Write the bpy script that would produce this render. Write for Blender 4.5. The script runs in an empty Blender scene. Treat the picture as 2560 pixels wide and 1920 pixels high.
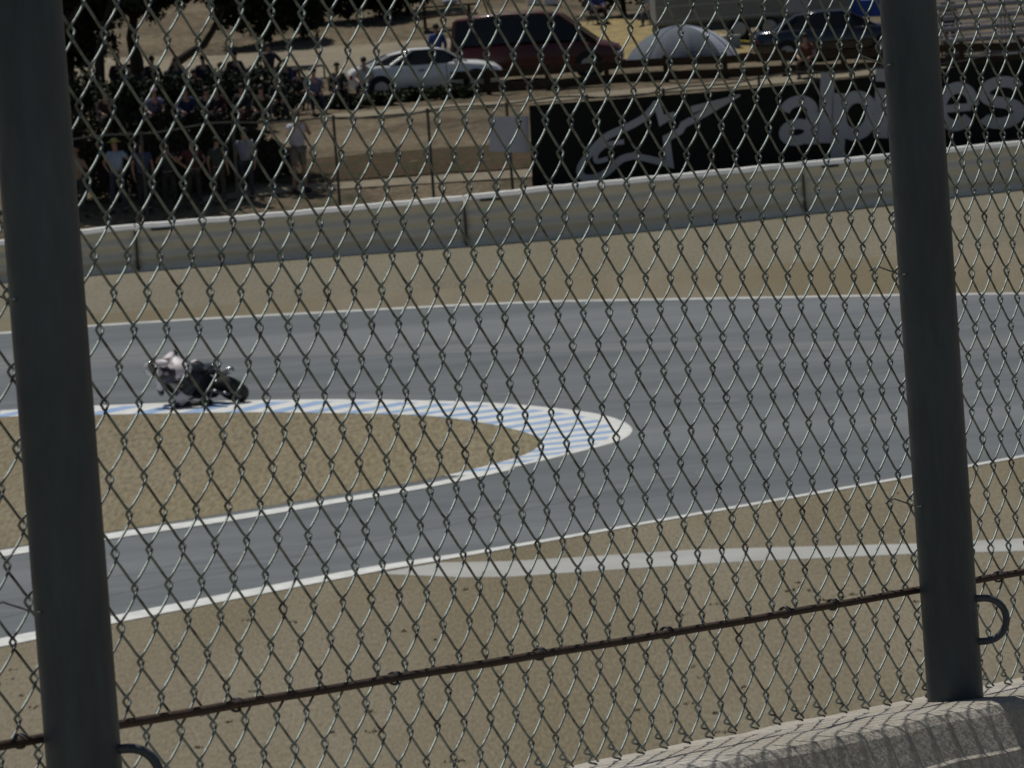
import bpy, bmesh, math, random
import numpy as np
from mathutils import Vector, Matrix
R = math.radians
random.seed(7); rng = np.random.default_rng(7)
sc = bpy.context.scene
col = sc.collection

# ------------------------------------------------------------------ camera
F = 16000.0                      # focal length in pixels of the 2560 px wide photograph
PITCH = R(4.5); ROLL = R(4.2); CH = 8.5
_r0 = Vector((1, 0, 0)); _u0 = Vector((0, math.sin(PITCH), math.cos(PITCH)))
FW = Vector((0, math.cos(PITCH), -math.sin(PITCH)))
RT = _r0*math.cos(ROLL) - _u0*math.sin(ROLL)
UP = _u0*math.cos(ROLL) + _r0*math.sin(ROLL)
CAM = Vector((0, 0, CH))
cd = bpy.data.cameras.new("camera"); cam = bpy.data.objects.new("camera", cd); col.objects.link(cam)
cd.sensor_width = 36; cd.lens = 36*F/2560; cd.clip_start = 0.1; cd.clip_end = 3000
cd.dof.use_dof = True; cd.dof.focus_distance = 10.5; cd.dof.aperture_fstop = 50
m = Matrix((RT, UP, -FW)).transposed().to_4x4(); m.translation = CAM
cam.matrix_world = m
sc.camera = cam
sc.render.resolution_x = 1024; sc.render.resolution_y = 768

# ------------------------------------------------------------------ light
SAZ = R(-34); SEL = R(66)
SUNV = Vector((math.sin(SAZ)*math.cos(SEL), math.cos(SAZ)*math.cos(SEL), math.sin(SEL)))
w = bpy.data.worlds.new("World"); sc.world = w; w.use_nodes = True
nt = w.node_tree; nt.nodes.clear()
sky = nt.nodes.new('ShaderNodeTexSky'); sky.sky_type = 'NISHITA'; sky.sun_disc = False
sky.sun_elevation = SEL; sky.sun_rotation = SAZ
bg = nt.nodes.new('ShaderNodeBackground'); bg.inputs[1].default_value = 0.052
wo = nt.nodes.new('ShaderNodeOutputWorld')
nt.links.new(sky.outputs[0], bg.inputs[0]); nt.links.new(bg.outputs[0], wo.inputs[0])
sl = bpy.data.lights.new("sun", 'SUN'); sl.energy = 4.3; sl.angle = R(0.55); sl.color = (1.0, 0.97, 0.92)
so = bpy.data.objects.new("sun", sl); col.objects.link(so)
so.rotation_euler = SUNV.to_track_quat('Z', 'Y').to_euler(); so.location = SUNV*50
sc.view_settings.view_transform = 'Standard'; sc.view_settings.look = 'None'
sc.view_settings.exposure = -0.66; sc.view_settings.gamma = 1
sc.render.engine = 'CYCLES'

# ------------------------------------------------------------------ pixel helpers (source photo pixels -> world points)
def ray(px, py):
    return (FW*F + RT*(px-1280) + UP*(960-py)).normalized()
def gnd(px, py, z=0.0):
    d = ray(px, py); t = (z-CH)/d.z
    return CAM + d*t
def at_y(px, py, Y):
    d = ray(px, py); return CAM + d*(Y/d.y)
DS = 2560/2212.0                 # factor of the overview picture
def D(*pts): return [(x*DS, y*DS) for x, y in pts]

# wall line in the distance
WALLB = D((-700, 668), (-200, 628), (0, 611), (300, 586), (620, 561), (1000, 533), (1230, 514), (1500, 489), (1930, 441), (2212, 408), (2500, 374), (3000, 312))
WPTS = [gnd(*p) for p in WALLB]
_wx = np.array([p.x for p in WPTS]); _wy = np.array([p.y for p in WPTS])
def wally(x): return np.interp(x, _wx, _wy)
S_K = np.array([-1e4, 0.05, 0.35, 6, 15, 30, 45, 80, 150, 320, 900])
S_Z = np.array([0, 0, 0.82, 1.75, 2.2, 2.9, 3.6, 7.0, 22, 75, 160])
def sst(t):
    t = np.clip(t, 0, 1); return t*t*(3-2*t)
def hz(x, y):
    s = y - wally(x)
    z = np.interp(s, S_K, S_Z)
    z = z + np.where(s > 1.5, 0.05*np.sin(x*0.9+s*0.5)+0.04*np.sin(x*2.3-s*1.1), 0)
    near = 6.6*(1-sst((y-9.5)/39.0)) - np.clip(y-7, -6, 3)*0.08
    return np.where(y < 55, np.maximum(near, 0), z)
def hit(px, py, start=60.0):
    d = ray(px, py)
    t = np.arange(start, 700, 0.4)
    zz = CH + d.z*t; g = hz(d.x*t, d.y*t)
    i = int(np.argmax(zz < g))
    if zz[i] >= g[i]: return CAM + d*500
    a, b = t[i]-0.4, t[i]
    for _ in range(14):
        c = (a+b)/2
        if CH+d.z*c < float(hz(d.x*c, d.y*c)): b = c
        else: a = c
    return CAM + d*b

# ------------------------------------------------------------------ scene graph helpers
def tag(o, label=None, cat=None, group=None, kind=None):
    if label: o['label'] = label
    if cat: o['category'] = cat
    if group: o['group'] = group
    if kind: o['kind'] = kind
    return o
def link(name, me, parent=None, mat=None, smooth=False):
    o = bpy.data.objects.new(name, me); col.objects.link(o)
    if parent is not None: o.parent = parent
    if mat is not None:
        for mm in (mat if isinstance(mat, (list, tuple)) else [mat]): me.materials.append(mm)
    if smooth: me.polygons.foreach_set('use_smooth', [True]*len(me.polygons))
    return o
def empty(name, loc, rz=0, rot=None, sc_=1.0):
    o = bpy.data.objects.new(name, None); col.objects.link(o); o.empty_display_size = 0.2
    o.location = loc; o.rotation_euler = rot if rot else (0, 0, rz); o.scale = (sc_,)*3
    return o
class MB:
    def __init__(s): s.v = []; s.f = []; s.n = 0
    def add(s, v, f):
        s.v.extend([tuple(p) for p in v]); s.f.extend([tuple(i+s.n for i in q) for q in f]); s.n += len(v); return s
    def box(s, c, h, rot=None, taper=None):
        vs = []
        for z in (-1, 1):
            k = 1.0 if (taper is None or z < 0) else taper
            for x, y in ((-1, -1), (1, -1), (1, 1), (-1, 1)):
                p = Vector((x*h[0]*k, y*h[1]*k, z*h[2]))
                if rot: p = rot @ p
                vs.append(p+Vector(c))
        return s.add(vs, [(3, 2, 1, 0), (4, 5, 6, 7), (0, 1, 5, 4), (1, 2, 6, 5), (2, 3, 7, 6), (3, 0, 4, 7)])
    def tube(s, pts, r, n=8, cap=True):
        P = [Vector(p) for p in pts]; rr = r if isinstance(r, (list, tuple)) else [r]*len(P)
        vs = []; fs = []; t0 = (P[1]-P[0]).normalized()
        up = Vector((0, 0, 1)) if abs(t0.z) < .9 else Vector((1, 0, 0))
        a = t0.cross(up).normalized()
        for i, p in enumerate(P):
            t = (P[min(i+1, len(P)-1)]-P[max(i-1, 0)]).normalized()
            a = (a - t*a.dot(t)).normalized(); b = t.cross(a)
            for k in range(n):
                th = 2*math.pi*k/n; vs.append(p + (a*math.cos(th)+b*math.sin(th))*rr[i])
        for i in range(len(P)-1):
            for k in range(n):
                q = (k+1) % n; fs.append((i*n+k, i*n+q, (i+1)*n+q, (i+1)*n+k))
        if cap:
            fs.append(tuple(range(n-1, -1, -1))); fs.append(tuple((len(P)-1)*n+k for k in range(n)))
        return s.add(vs, fs)
    def prof(s, prof, y0, y1):   # closed (x,z) outline extruded along y
        n = len(prof); vs = [(x, y0, z) for x, z in prof]+[(x, y1, z) for x, z in prof]
        fs = [(i, (i+1) % n, n+(i+1) % n, n+i) for i in range(n)]
        fs += [tuple(range(n-1, -1, -1)), tuple(range(n, 2*n))]
        return s.add(vs, fs)
    def ball(s, c, r, nu=14, nv=9, zmin=-1.0):
        vs = []; fs = []
        for j in range(nv+1):
            ph = -math.pi/2 + math.pi*j/nv; z = max(math.sin(ph), zmin)
            for i in range(nu):
                th = 2*math.pi*i/nu
                vs.append((c[0]+r[0]*math.cos(ph)*math.cos(th), c[1]+r[1]*math.cos(ph)*math.sin(th), c[2]+r[2]*z))
        for j in range(nv):
            for i in range(nu):
                k = (i+1) % nu; fs.append((j*nu+i, j*nu+k, (j+1)*nu+k, (j+1)*nu+i))
        return s.add(vs, fs)
    def mesh(s, name):
        me = bpy.data.meshes.new(name); me.from_pydata(s.v, [], s.f); me.update()
        bm = bmesh.new(); bm.from_mesh(me); bmesh.ops.recalc_face_normals(bm, faces=bm.faces); bm.to_mesh(me); bm.free()
        return me
    def build(s, name, mat, parent=None, smooth=False, bevel=0):
        o = link(name, s.mesh(name), parent, mat, smooth)
        if bevel:
            b = o.modifiers.new('bevel', 'BEVEL'); b.width = bevel; b.segments = 2; b.limit_method = 'ANGLE'
        return o
def np_mesh(name, V, Fq):
    me = bpy.data.meshes.new(name)
    V = np.asarray(V, dtype=np.float32); Fq = np.asarray(Fq, dtype=np.int32)
    me.vertices.add(len(V)); me.vertices.foreach_set('co', V.ravel())
    k = Fq.shape[1]
    me.loops.add(Fq.size); me.loops.foreach_set('vertex_index', Fq.ravel())
    me.polygons.add(len(Fq)); me.polygons.foreach_set('loop_start', np.arange(0, Fq.size, k, dtype=np.int32))
    me.polygons.foreach_set('loop_total', np.full(len(Fq), k, dtype=np.int32))
    me.update(calc_edges=True); me.validate(); return me
def sweep_np(P, r, n=6):         # fast tube along an (N,3) array
    P = np.asarray(P, float); T = np.gradient(P, axis=0); T /= np.linalg.norm(T, axis=1)[:, None]
    ref = np.array([0.86, -0.38, 0.33]); ref /= np.linalg.norm(ref)
    A = np.cross(T, ref); A /= np.linalg.norm(A, axis=1)[:, None]; B = np.cross(T, A)
    th = 2*np.pi*np.arange(n)/n
    V = P[:, None, :] + r*(A[:, None, :]*np.cos(th)[None, :, None] + B[:, None, :]*np.sin(th)[None, :, None])
    N = len(P); i = np.arange(N-1)[:, None]*n; k = np.arange(n)[None, :]; q = (k+1) % n
    Fq = np.stack([i+k, i+q, i+n+q, i+n+k], -1).reshape(-1, 4)
    return V.reshape(-1, 3), Fq

# ------------------------------------------------------------------ materials
def mat(name, c, rough=0.85, metal=0.0, c2=None, scale=8.0, detail=5.0, bump=0.0, bscale=None, coords='Object', stretch=(1, 1, 1), lo=.35, hi=.65, spec=None, coat=0.0, c3=None, scale3=0.3, grain=0.0, gscale=400, clo=.42, chi=.62):
    m = bpy.data.materials.new(name); m.use_nodes = True; t = m.node_tree; n = t.nodes; L = t.links
    b = n['Principled BSDF']; b.inputs['Roughness'].default_value = rough; b.inputs['Metallic'].default_value = metal
    if spec is not None: b.inputs['Specular IOR Level'].default_value = spec
    if coat: b.inputs['Coat Weight'].default_value = coat; b.inputs['Coat Roughness'].default_value = 0.06
    b.inputs['Base Color'].default_value = (*c, 1)
    if c2 is None and not bump and not grain: return m
    if coords == 'Object':
        tc = n.new('ShaderNodeTexCoord'); src = tc.outputs['Object']
    else:
        tc = n.new('ShaderNodeNewGeometry'); src = tc.outputs['Position']
    mp = n.new('ShaderNodeMapping'); mp.inputs['Scale'].default_value = stretch; L.new(src, mp.inputs[0])
    def noise(s, d=detail):
        x = n.new('ShaderNodeTexNoise'); x.inputs['Scale'].default_value = s; x.inputs['Detail'].default_value = d; x.inputs['Roughness'].default_value = .62
        L.new(mp.outputs[0], x.inputs['Vector']); return x
    out = None
    if c2 is not None:
        nz = noise(scale); mr = n.new('ShaderNodeMapRange'); mr.inputs[1].default_value = lo; mr.inputs[2].default_value = hi
        L.new(nz.outputs[0], mr.inputs[0]); mx = n.new('ShaderNodeMix'); mx.data_type = 'RGBA'
        mx.inputs[6].default_value = (*c, 1); mx.inputs[7].default_value = (*c2, 1); L.new(mr.outputs[0], mx.inputs[0]); out = mx.outputs[2]
        if c3 is not None:
            n3 = noise(scale3, 4); r3 = n.new('ShaderNodeMapRange'); r3.inputs[1].default_value = clo; r3.inputs[2].default_value = chi
            L.new(n3.outputs[0], r3.inputs[0]); m3 = n.new('ShaderNodeMix'); m3.data_type = 'RGBA'
            L.new(out, m3.inputs[6]); m3.inputs[7].default_value = (*c3, 1); L.new(r3.outputs[0], m3.inputs[0]); out = m3.outputs[2]
    if grain:
        g = noise(gscale, 2); gr = n.new('ShaderNodeMapRange'); gr.inputs[1].default_value = .3; gr.inputs[2].default_value = .7
        gr.inputs[3].default_value = 1-grain; gr.inputs[4].default_value = 1+grain; L.new(g.outputs[0], gr.inputs[0])
        mu = n.new('ShaderNodeMix'); mu.data_type = 'RGBA'; mu.blend_type = 'MULTIPLY'; mu.inputs[0].default_value = 1
        if out is None: mu.inputs[6].default_value = (*c, 1)
        else: L.new(out, mu.inputs[6])
        L.new(gr.outputs[0], mu.inputs[7]); out = mu.outputs[2]
    if out is not None: L.new(out, b.inputs['Base Color'])
    if bump:
        bn = noise(bscale or scale*3); bp = n.new('ShaderNodeBump'); bp.inputs['Strength'].default_value = bump; bp.inputs['Distance'].default_value = .02
        L.new(bn.outputs[0], bp.inputs['Height']); L.new(bp.outputs[0], b.inputs['Normal'])
    return m
M = {}
M['ground'] = mat('dry_grass', (.235, .205, .145), c2=(.20, .17, .118), scale=.7, c3=(.185, .155, .098), scale3=.22, rough=1, coords='P', stretch=(1, .11, 1), grain=.24, gscale=30, spec=.1)
M['runoff'] = mat('pale_dirt', (.225, .205, .15), c2=(.185, .168, .12), scale=.5, c3=(.195, .172, .12), scale3=.1, rough=1, coords='P', stretch=(1, .10, 1), grain=.2, gscale=16, spec=.1)
M['infield'] = mat('infield_dirt', (.24, .205, .138), c2=(.205, .172, .112), scale=.6, c3=(.25, .215, .13), scale3=.15, rough=1, coords='P', stretch=(1, .10, 1), grain=.28, gscale=16, spec=.1)
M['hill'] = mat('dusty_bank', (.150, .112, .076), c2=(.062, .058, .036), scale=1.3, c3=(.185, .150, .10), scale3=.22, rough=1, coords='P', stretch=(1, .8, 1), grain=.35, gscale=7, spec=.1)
M['road'] = mat('dirt_road', (.28, .24, .175), c2=(.22, .19, .135), scale=.6, rough=1, coords='P', grain=.12, gscale=6, spec=.1)
M['gold'] = mat('golden_grass', (.36, .275, .13), c2=(.22, .18, .09), scale=1.6, rough=1, coords='P', grain=.3, gscale=9, spec=.1)
M['asphalt'] = mat('asphalt', (.150, .167, .174), c2=(.116, .130, .137), scale=.55, c3=(.182, .194, .198), scale3=.16, clo=.45, chi=.6, rough=.9, coords='P', stretch=(.10, .8, 1), grain=.12, gscale=14, spec=.25)
M['white'] = mat('white_paint', (.80, .80, .76), c2=(.60, .60, .56), scale=3.5, rough=.7, coords='P')
M['worn'] = mat('worn_white_paint', (.60, .60, .57), c2=(.38, .38, .36), scale=2.2, rough=.8, coords='P')
M['blue'] = mat('blue_paint', (.22, .36, .58), c2=(.34, .46, .64), scale=3, rough=.7, coords='P')
M['pale'] = mat('pale_concrete', (.47, .47, .44), c2=(.36, .355, .33), scale=.8, rough=.95, coords='P', stretch=(.5, .6, 1))
M['wall'] = mat('wall_paint', (.90, .83, .69), c2=(.76, .72, .61), scale=1.2, rough=.8, stretch=(.5, .5, 5), grain=.06, gscale=20)
M['wtop'] = mat('wall_top_paint', (.86, .85, .81), c2=(.76, .75, .7), scale=3, rough=.7)
M['dark'] = mat('dark_metal', (.03, .03, .035), rough=.6)
M['conc'] = mat('concrete', (.56, .52, .45), c2=(.43, .395, .34), scale=5, rough=.95, bump=.5, bscale=60, grain=.22, gscale=150, c3=(.42, .38, .31), scale3=1.5)
M['galv'] = mat('galvanised_steel', (.098, .118, .134), rough=.5, metal=.45, c2=(.06, .075, .086), scale=9, stretch=(1, 1, .25), grain=.08, gscale=90)
M['wire'] = mat('galvanised_wire', (.21, .25, .23), rough=.5, metal=.55, c2=(.085, .078, .072), scale=45, lo=.50, hi=.64)
M['rust'] = mat('rusty_steel', (.045, .028, .022), rough=.85, metal=.2, c2=(.075, .045, .03), scale=40, bump=.4, bscale=200)
M['tie'] = mat('bright_tie_wire', (.2, .21, .21), rough=.45, metal=.5)
M['banner'] = mat('black_vinyl', (.006, .007, .008), rough=.8, spec=.2, c2=(.010, .010, .010), scale=2)
M['logo'] = mat('grey_print', (.36, .38, .43), rough=.65, c2=(.32, .34, .38), scale=2)
M['wpanel'] = mat('white_board', (.52, .52, .60), rough=.7, c2=(.45, .45, .52), scale=2)
M['fpost'] = mat('weathered_post', (.075, .075, .065), rough=.7, c2=(.05, .05, .045), scale=5)
M['wood'] = mat('weathered_wood', (.045, .032, .022), rough=.95, spec=.1, c2=(.08, .058, .038), scale=3, stretch=(1, 1, 5), grain=.2, gscale=30)
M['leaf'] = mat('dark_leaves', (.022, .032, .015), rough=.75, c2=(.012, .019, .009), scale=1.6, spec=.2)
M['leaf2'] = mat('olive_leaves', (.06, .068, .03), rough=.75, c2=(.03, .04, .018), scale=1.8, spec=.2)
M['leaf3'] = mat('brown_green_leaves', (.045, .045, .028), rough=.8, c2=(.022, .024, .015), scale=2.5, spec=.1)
M['bark'] = mat('bark', (.05, .038, .028), rough=.95, c2=(.028, .022, .018), scale=6, stretch=(1, 1, .3))
M['carwhite'] = mat('white_car_paint', (.88, .87, .84), rough=.25, coat=1)
M['carred'] = mat('dark_red_car_paint', (.075, .010, .009), rough=.4, coat=.3)
M['cardark'] = mat('dark_blue_car_paint', (.008, .010, .016), rough=.15, coat=1)
M['glass'] = mat('tinted_glass', (.012, .014, .014), rough=.12, spec=.35)
M['tyre'] = mat('tyre_rubber', (.018, .018, .018), rough=.85)
M['rim'] = mat('wheel_rim', (.42, .42, .44), rough=.3, metal=.8)
M['lampred'] = mat('red_lens', (.35, .02, .015), rough=.2, coat=1)
M['lampclear'] = mat('clear_lens', (.75, .76, .78), rough=.1, coat=1)
M['tentgrey'] = mat('grey_tent_fabric', (.115, .135, .165), rough=.8, c2=(.09, .108, .135), scale=3)
M['tentlight'] = mat('pale_tent_fabric', (.44, .46, .53), rough=.8, c2=(.38, .40, .46), scale=3)
M['trailer'] = mat('grey_trailer_siding', (.24, .25, .24), rough=.6, c2=(.19, .20, .19), scale=2, stretch=(.4, 1, 4))
M['trailer2'] = mat('dark_trailer_skirt', (.06, .07, .068), rough=.7)
M['alu'] = mat('aluminium', (.42, .42, .46), rough=.4, metal=.5, c2=(.34, .34, .38), scale=6)
M['bluefab'] = mat('blue_canopy_fabric', (.03, .09, .42), rough=.7, c2=(.02, .06, .3), scale=3)
M['rope'] = mat('yellow_rope', (.75, .58, .05), rough=.7)
M['skin'] = mat('skin', (.42, .25, .17), rough=.6)
M['hair'] = mat('dark_hair', (.02, .014, .01), rough=.7)
_cl = {}
def cloth(c):
    k = tuple(round(x, 3) for x in c)
    if k not in _cl: _cl[k] = mat('cloth', c, rough=.9, c2=tuple(x*.75 for x in c), scale=6)
    return _cl[k]

# ------------------------------------------------------------------ ground, track
def grid_sheet(name, xs, ys, zf, m, kind='structure'):
    X, Y = np.meshgrid(xs, ys); Z = zf(X, Y)
    V = np.stack([X, Y, Z], -1).reshape(-1, 3); nx = len(xs)
    i, j = np.meshgrid(np.arange(nx-1), np.arange(len(ys)-1)); a = (j*nx+i).ravel()
    o = link(name, np_mesh(name, V, np.stack([a, a+1, a+nx+1, a+nx], -1)), None, m, True)
    return tag(o, kind=kind)
xs = np.unique(np.concatenate([np.linspace(-450, -30, 40), np.linspace(-30, 40, 141), np.linspace(40, 450, 40)]))
ys = np.unique(np.concatenate([np.linspace(-60, 0, 13), np.linspace(0, 60, 80), np.linspace(60, 135, 26)]))
grid_sheet('ground', xs, ys, lambda X, Y: hz(X, Y), M['ground'])
# the bank beyond the wall: rows follow the wall line so that its foot is exact
srows = np.concatenate([[-60, 0.05, .35, 1, 2, 3, 4.5, 6], np.arange(7.5, 60, 1.0), np.arange(60, 160, 6), np.arange(165, 900, 40)])
Xg = np.repeat(xs[None, :], len(srows), 0); Yg = wally(Xg)+srows[:, None]
Yg[0, :] = 135; Zg = hz(Xg, Yg) - 0.0
Vg = np.stack([Xg, Yg, Zg], -1).reshape(-1, 3); nx = len(xs)
ii, jj = np.meshgrid(np.arange(nx-1), np.arange(len(srows)-1)); a = (jj*nx+ii).ravel()
Fg = np.stack([a, a+1, a+nx+1, a+nx], -1)
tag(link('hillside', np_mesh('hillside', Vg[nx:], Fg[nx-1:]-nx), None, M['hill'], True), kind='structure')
tag(link('runoff', np_mesh('runoff', Vg[:2*nx], Fg[:nx-1]), None, M['runoff'], True), kind='structure')

def interp_poly(pts, xs):
    p = np.array(pts); return np.interp(xs, p[:, 0], p[:, 1])
def px_strip(name, upper, lower, m, z=None, lift=.02, n=90, rows=4, kind='structure', parent=None):
    """ground sheet between two outlines seen in the photo, laid on the plane z or on the terrain"""
    x0 = max(upper[0][0], lower[0][0]); x1 = min(upper[-1][0], lower[-1][0])
    X = np.linspace(x0, x1, n); U = interp_poly(upper, X); Lo = interp_poly(lower, X)
    V = []
    for r in range(rows+1):
        for x, u, l in zip(X, U, Lo):
            y = l+(u-l)*r/rows
            if z is not None: p = gnd(x, y, z)
            else:
                p = hit(x, y, 100); p.z = float(hz(p.x, p.y))+lift
            V.append(tuple(p))
    Fq = [(r*n+i, r*n+i+1, (r+1)*n+i+1, (r+1)*n+i) for r in range(rows) for i in range(n-1)]
    o = link(name, np_mesh(name, V, Fq), parent, m)
    if parent is None: tag(o, kind=kind)
    return o
FARL = D((-900, 790), (-300, 741), (0, 719), (200, 703), (400, 690), (700, 674), (1000, 658), (1200, 650), (1600, 643), (1930, 637), (2212, 633), (3100, 632))
NEARL = D((-900, 1560), (0, 1385), (235, 1337), (500, 1285), (800, 1228), (1000, 1197), (1200, 1163), (1500, 1110), (1980, 1026), (2212, 984), (3100, 820))
px_strip('track', FARL, NEARL, M['asphalt'], z=.005, rows=6)
M['asph_l'] = mat('dusty_asphalt', (.185, .192, .190), c2=(.150, .160, .164), scale=1.1, lo=.4, hi=.58, rough=.95, coords='P', stretch=(.06, 1.6, 1), grain=.1, gscale=14)
M['asph_d'] = mat('rubbered_asphalt', (.108, .120, .126), c2=(.145, .158, .164), scale=1.1, lo=.38, hi=.58, rough=.85, coords='P', stretch=(.06, 1.6, 1), grain=.1, gscale=14)
px_strip('dusty_line', D((-300, 800), (200, 765), (600, 752), (1000, 744), (1600, 738), (2212, 734), (3100, 738)), D((-300, 822), (200, 785), (600, 770), (1000, 762), (1600, 757), (2212, 755), (3100, 760)), M['asph_l'], z=.0075, rows=2)
px_strip('rubbered_line', D((-300, 878), (200, 842), (600, 828), (1000, 828), (1300, 840), (1600, 862)), D((-300, 898), (200, 862), (600, 848), (1000, 850), (1300, 866), (1600, 872)), M['asph_d'], z=.0075, rows=2)
px_strip('rubbered_line', D((-300, 1345), (235, 1245), (700, 1158), (1100, 1082), (1500, 1010)), D((-300, 1395), (235, 1288), (700, 1192), (1100, 1108), (1500, 1022)), M['asph_d'], z=.0075, rows=2)
def off(pts, w): return [(x, y+ww) for (x, y), ww in zip(pts, w if isinstance(w, list) else [w]*len(pts))]
px_strip('track_line', off(FARL, -2), off(FARL, 3), M['worn'], z=.010, rows=1)
wl = [-7, -7, -6.5, -6, -5, -3.5, -2.6, -2.2, -2.0, -2, -2]
px_strip('track_line', off(NEARL, wl), off(NEARL, [-2*v if i < 5 else -1.5*v for i, v in enumerate(wl)]), M['white'], z=.010, rows=1)
px_strip('pale_strip', D((830, 1236), (950, 1215), (1100, 1212), (1300, 1200), (1500, 1187), (1980, 1174), (2212, 1163), (3000, 1130)),
         D((830, 1240), (1000, 1247), (1100, 1246), (1300, 1232), (1600, 1213), (1980, 1196), (2212, 1190), (3000, 1165)), M['pale'], z=.003, rows=2)
# hairpin kerb: outer/inner outline pairs
KO = D((-900, 950), (-500, 923), (-150, 898), (107, 882), (300, 874), (500, 867), (700, 864), (900, 866), (1050, 871), (1150, 878), (1250, 889), (1310, 900), (1350, 914), (1366, 931), (1347, 950), (1300, 965), (1200, 990), (1100, 1013), (1000, 1034))
KI = D((-1010, 970), (-610, 944), (-260, 917), (0, 902), (190, 898), (390, 894), (570, 892), (740, 894), (870, 897), (960, 903), (1050, 916), (1110, 929), (1150, 941), (1172, 953), (1160, 969), (1130, 985), (1080, 1000), (1010, 1018), (940, 1033))
ko = [gnd(x, y, 0) for x, y in KO]; ki = [gnd(x, y, 0) for x, y in KI]
def smooth_poly(P, k=12):
    out = []
    for i in range(len(P)-1):
        p0, p1, p2, p3 = P[max(i-1, 0)], P[i], P[i+1], P[min(i+2, len(P)-1)]
        for j in range(k):
            t = j/k
            out.append(.5*((2*p1)+(p2-p0)*t+(2*p0-5*p1+4*p2-p3)*t*t+(3*p1-p0-3*p2+p3)*t**3))
    out.append(P[-1]); return out
ko = smooth_poly(ko); ki = smooth_poly(ki)
cum = [0]
for i in range(1, len(ko)): cum.append(cum[-1]+((ko[i]+ki[i])/2-(ko[i-1]+ki[i-1])/2).length)
def kat(P, s):
    i = int(np.searchsorted(cum, s)); i = min(max(i, 1), len(cum)-1)
    t = (s-cum[i-1])/max(cum[i]-cum[i-1], 1e-6); return P[i-1].lerp(P[i], t)
kb = MB(); wb = MB(); ST = .98; s = 0.0; Z = Vector((0, 0, 1))
while s < cum[-1]-ST:
    for (a0, a1, mb) in ((0, .46, kb), (.46, 1, wb)):
        q = [s+ST*(a0+(a1-a0)*k/3) for k in range(4)]
        for k in range(3):
            o0, o1, i0, i1 = kat(ko, q[k]), kat(ko, q[k+1]), kat(ki, q[k]), kat(ki, q[k+1])
            def edge(o, i):
                d = (i-o); return o+d*min(.32/max(d.length, .1), .3)
            e0, e1 = edge(o0, i0), edge(o1, i1)
            zi = .012
            mb.add([e0+Z*.012, e1+Z*.012, i1+Z*zi, i0+Z*zi], [(0, 1, 2, 3)])
            wb.add([o0+Z*.0125, o1+Z*.0125, e1+Z*.0125, e0+Z*.0125], [(0, 1, 2, 3)])
    s += ST
kerb = empty('kerb', (0, 0, 0)); tag(kerb, kind='structure')
wb.build('white_stripes', M['white'], kerb); kb.build('blue_stripes', M['blue'], kerb)
# infield island inside the kerb, its near edge along the white line
INL = D((1000, 1022), (900, 1042), (700, 1075), (500, 1108), (235, 1150), (0, 1187), (-900, 1330))
isl = [gnd(x, y, 0) for x, y in KI] + [gnd(x, y, 0) for x, y in INL]
me = bpy.data.meshes.new('infield'); me.from_pydata([(p.x, p.y, .009) for p in isl], [], [tuple(range(len(isl)))])
bm = bmesh.new(); bm.from_mesh(me); bmesh.ops.triangulate(bm, faces=bm.faces); bmesh.ops.recalc_face_normals(bm, faces=bm.faces)
if bm.faces[:][0].normal.z < 0: bmesh.ops.reverse_faces(bm, faces=bm.faces)
bm.to_mesh(me); bm.free()
tag(link('infield', me, None, M['infield']), kind='structure')
LN = D((-900, 1344), (0, 1196), (235, 1158), (500, 1119), (700, 1086), (900, 1053), (1000, 1033), (1110, 1010))
px_strip('track_line', off(LN, [-9, -8, -7.5, -6.5, -5.5, -5, -5, -4]), off(LN, [9, 8, 7.5, 6.5, 6, 5.5, 5.5, 4]), M['white'], z=.015, rows=1)

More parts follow.
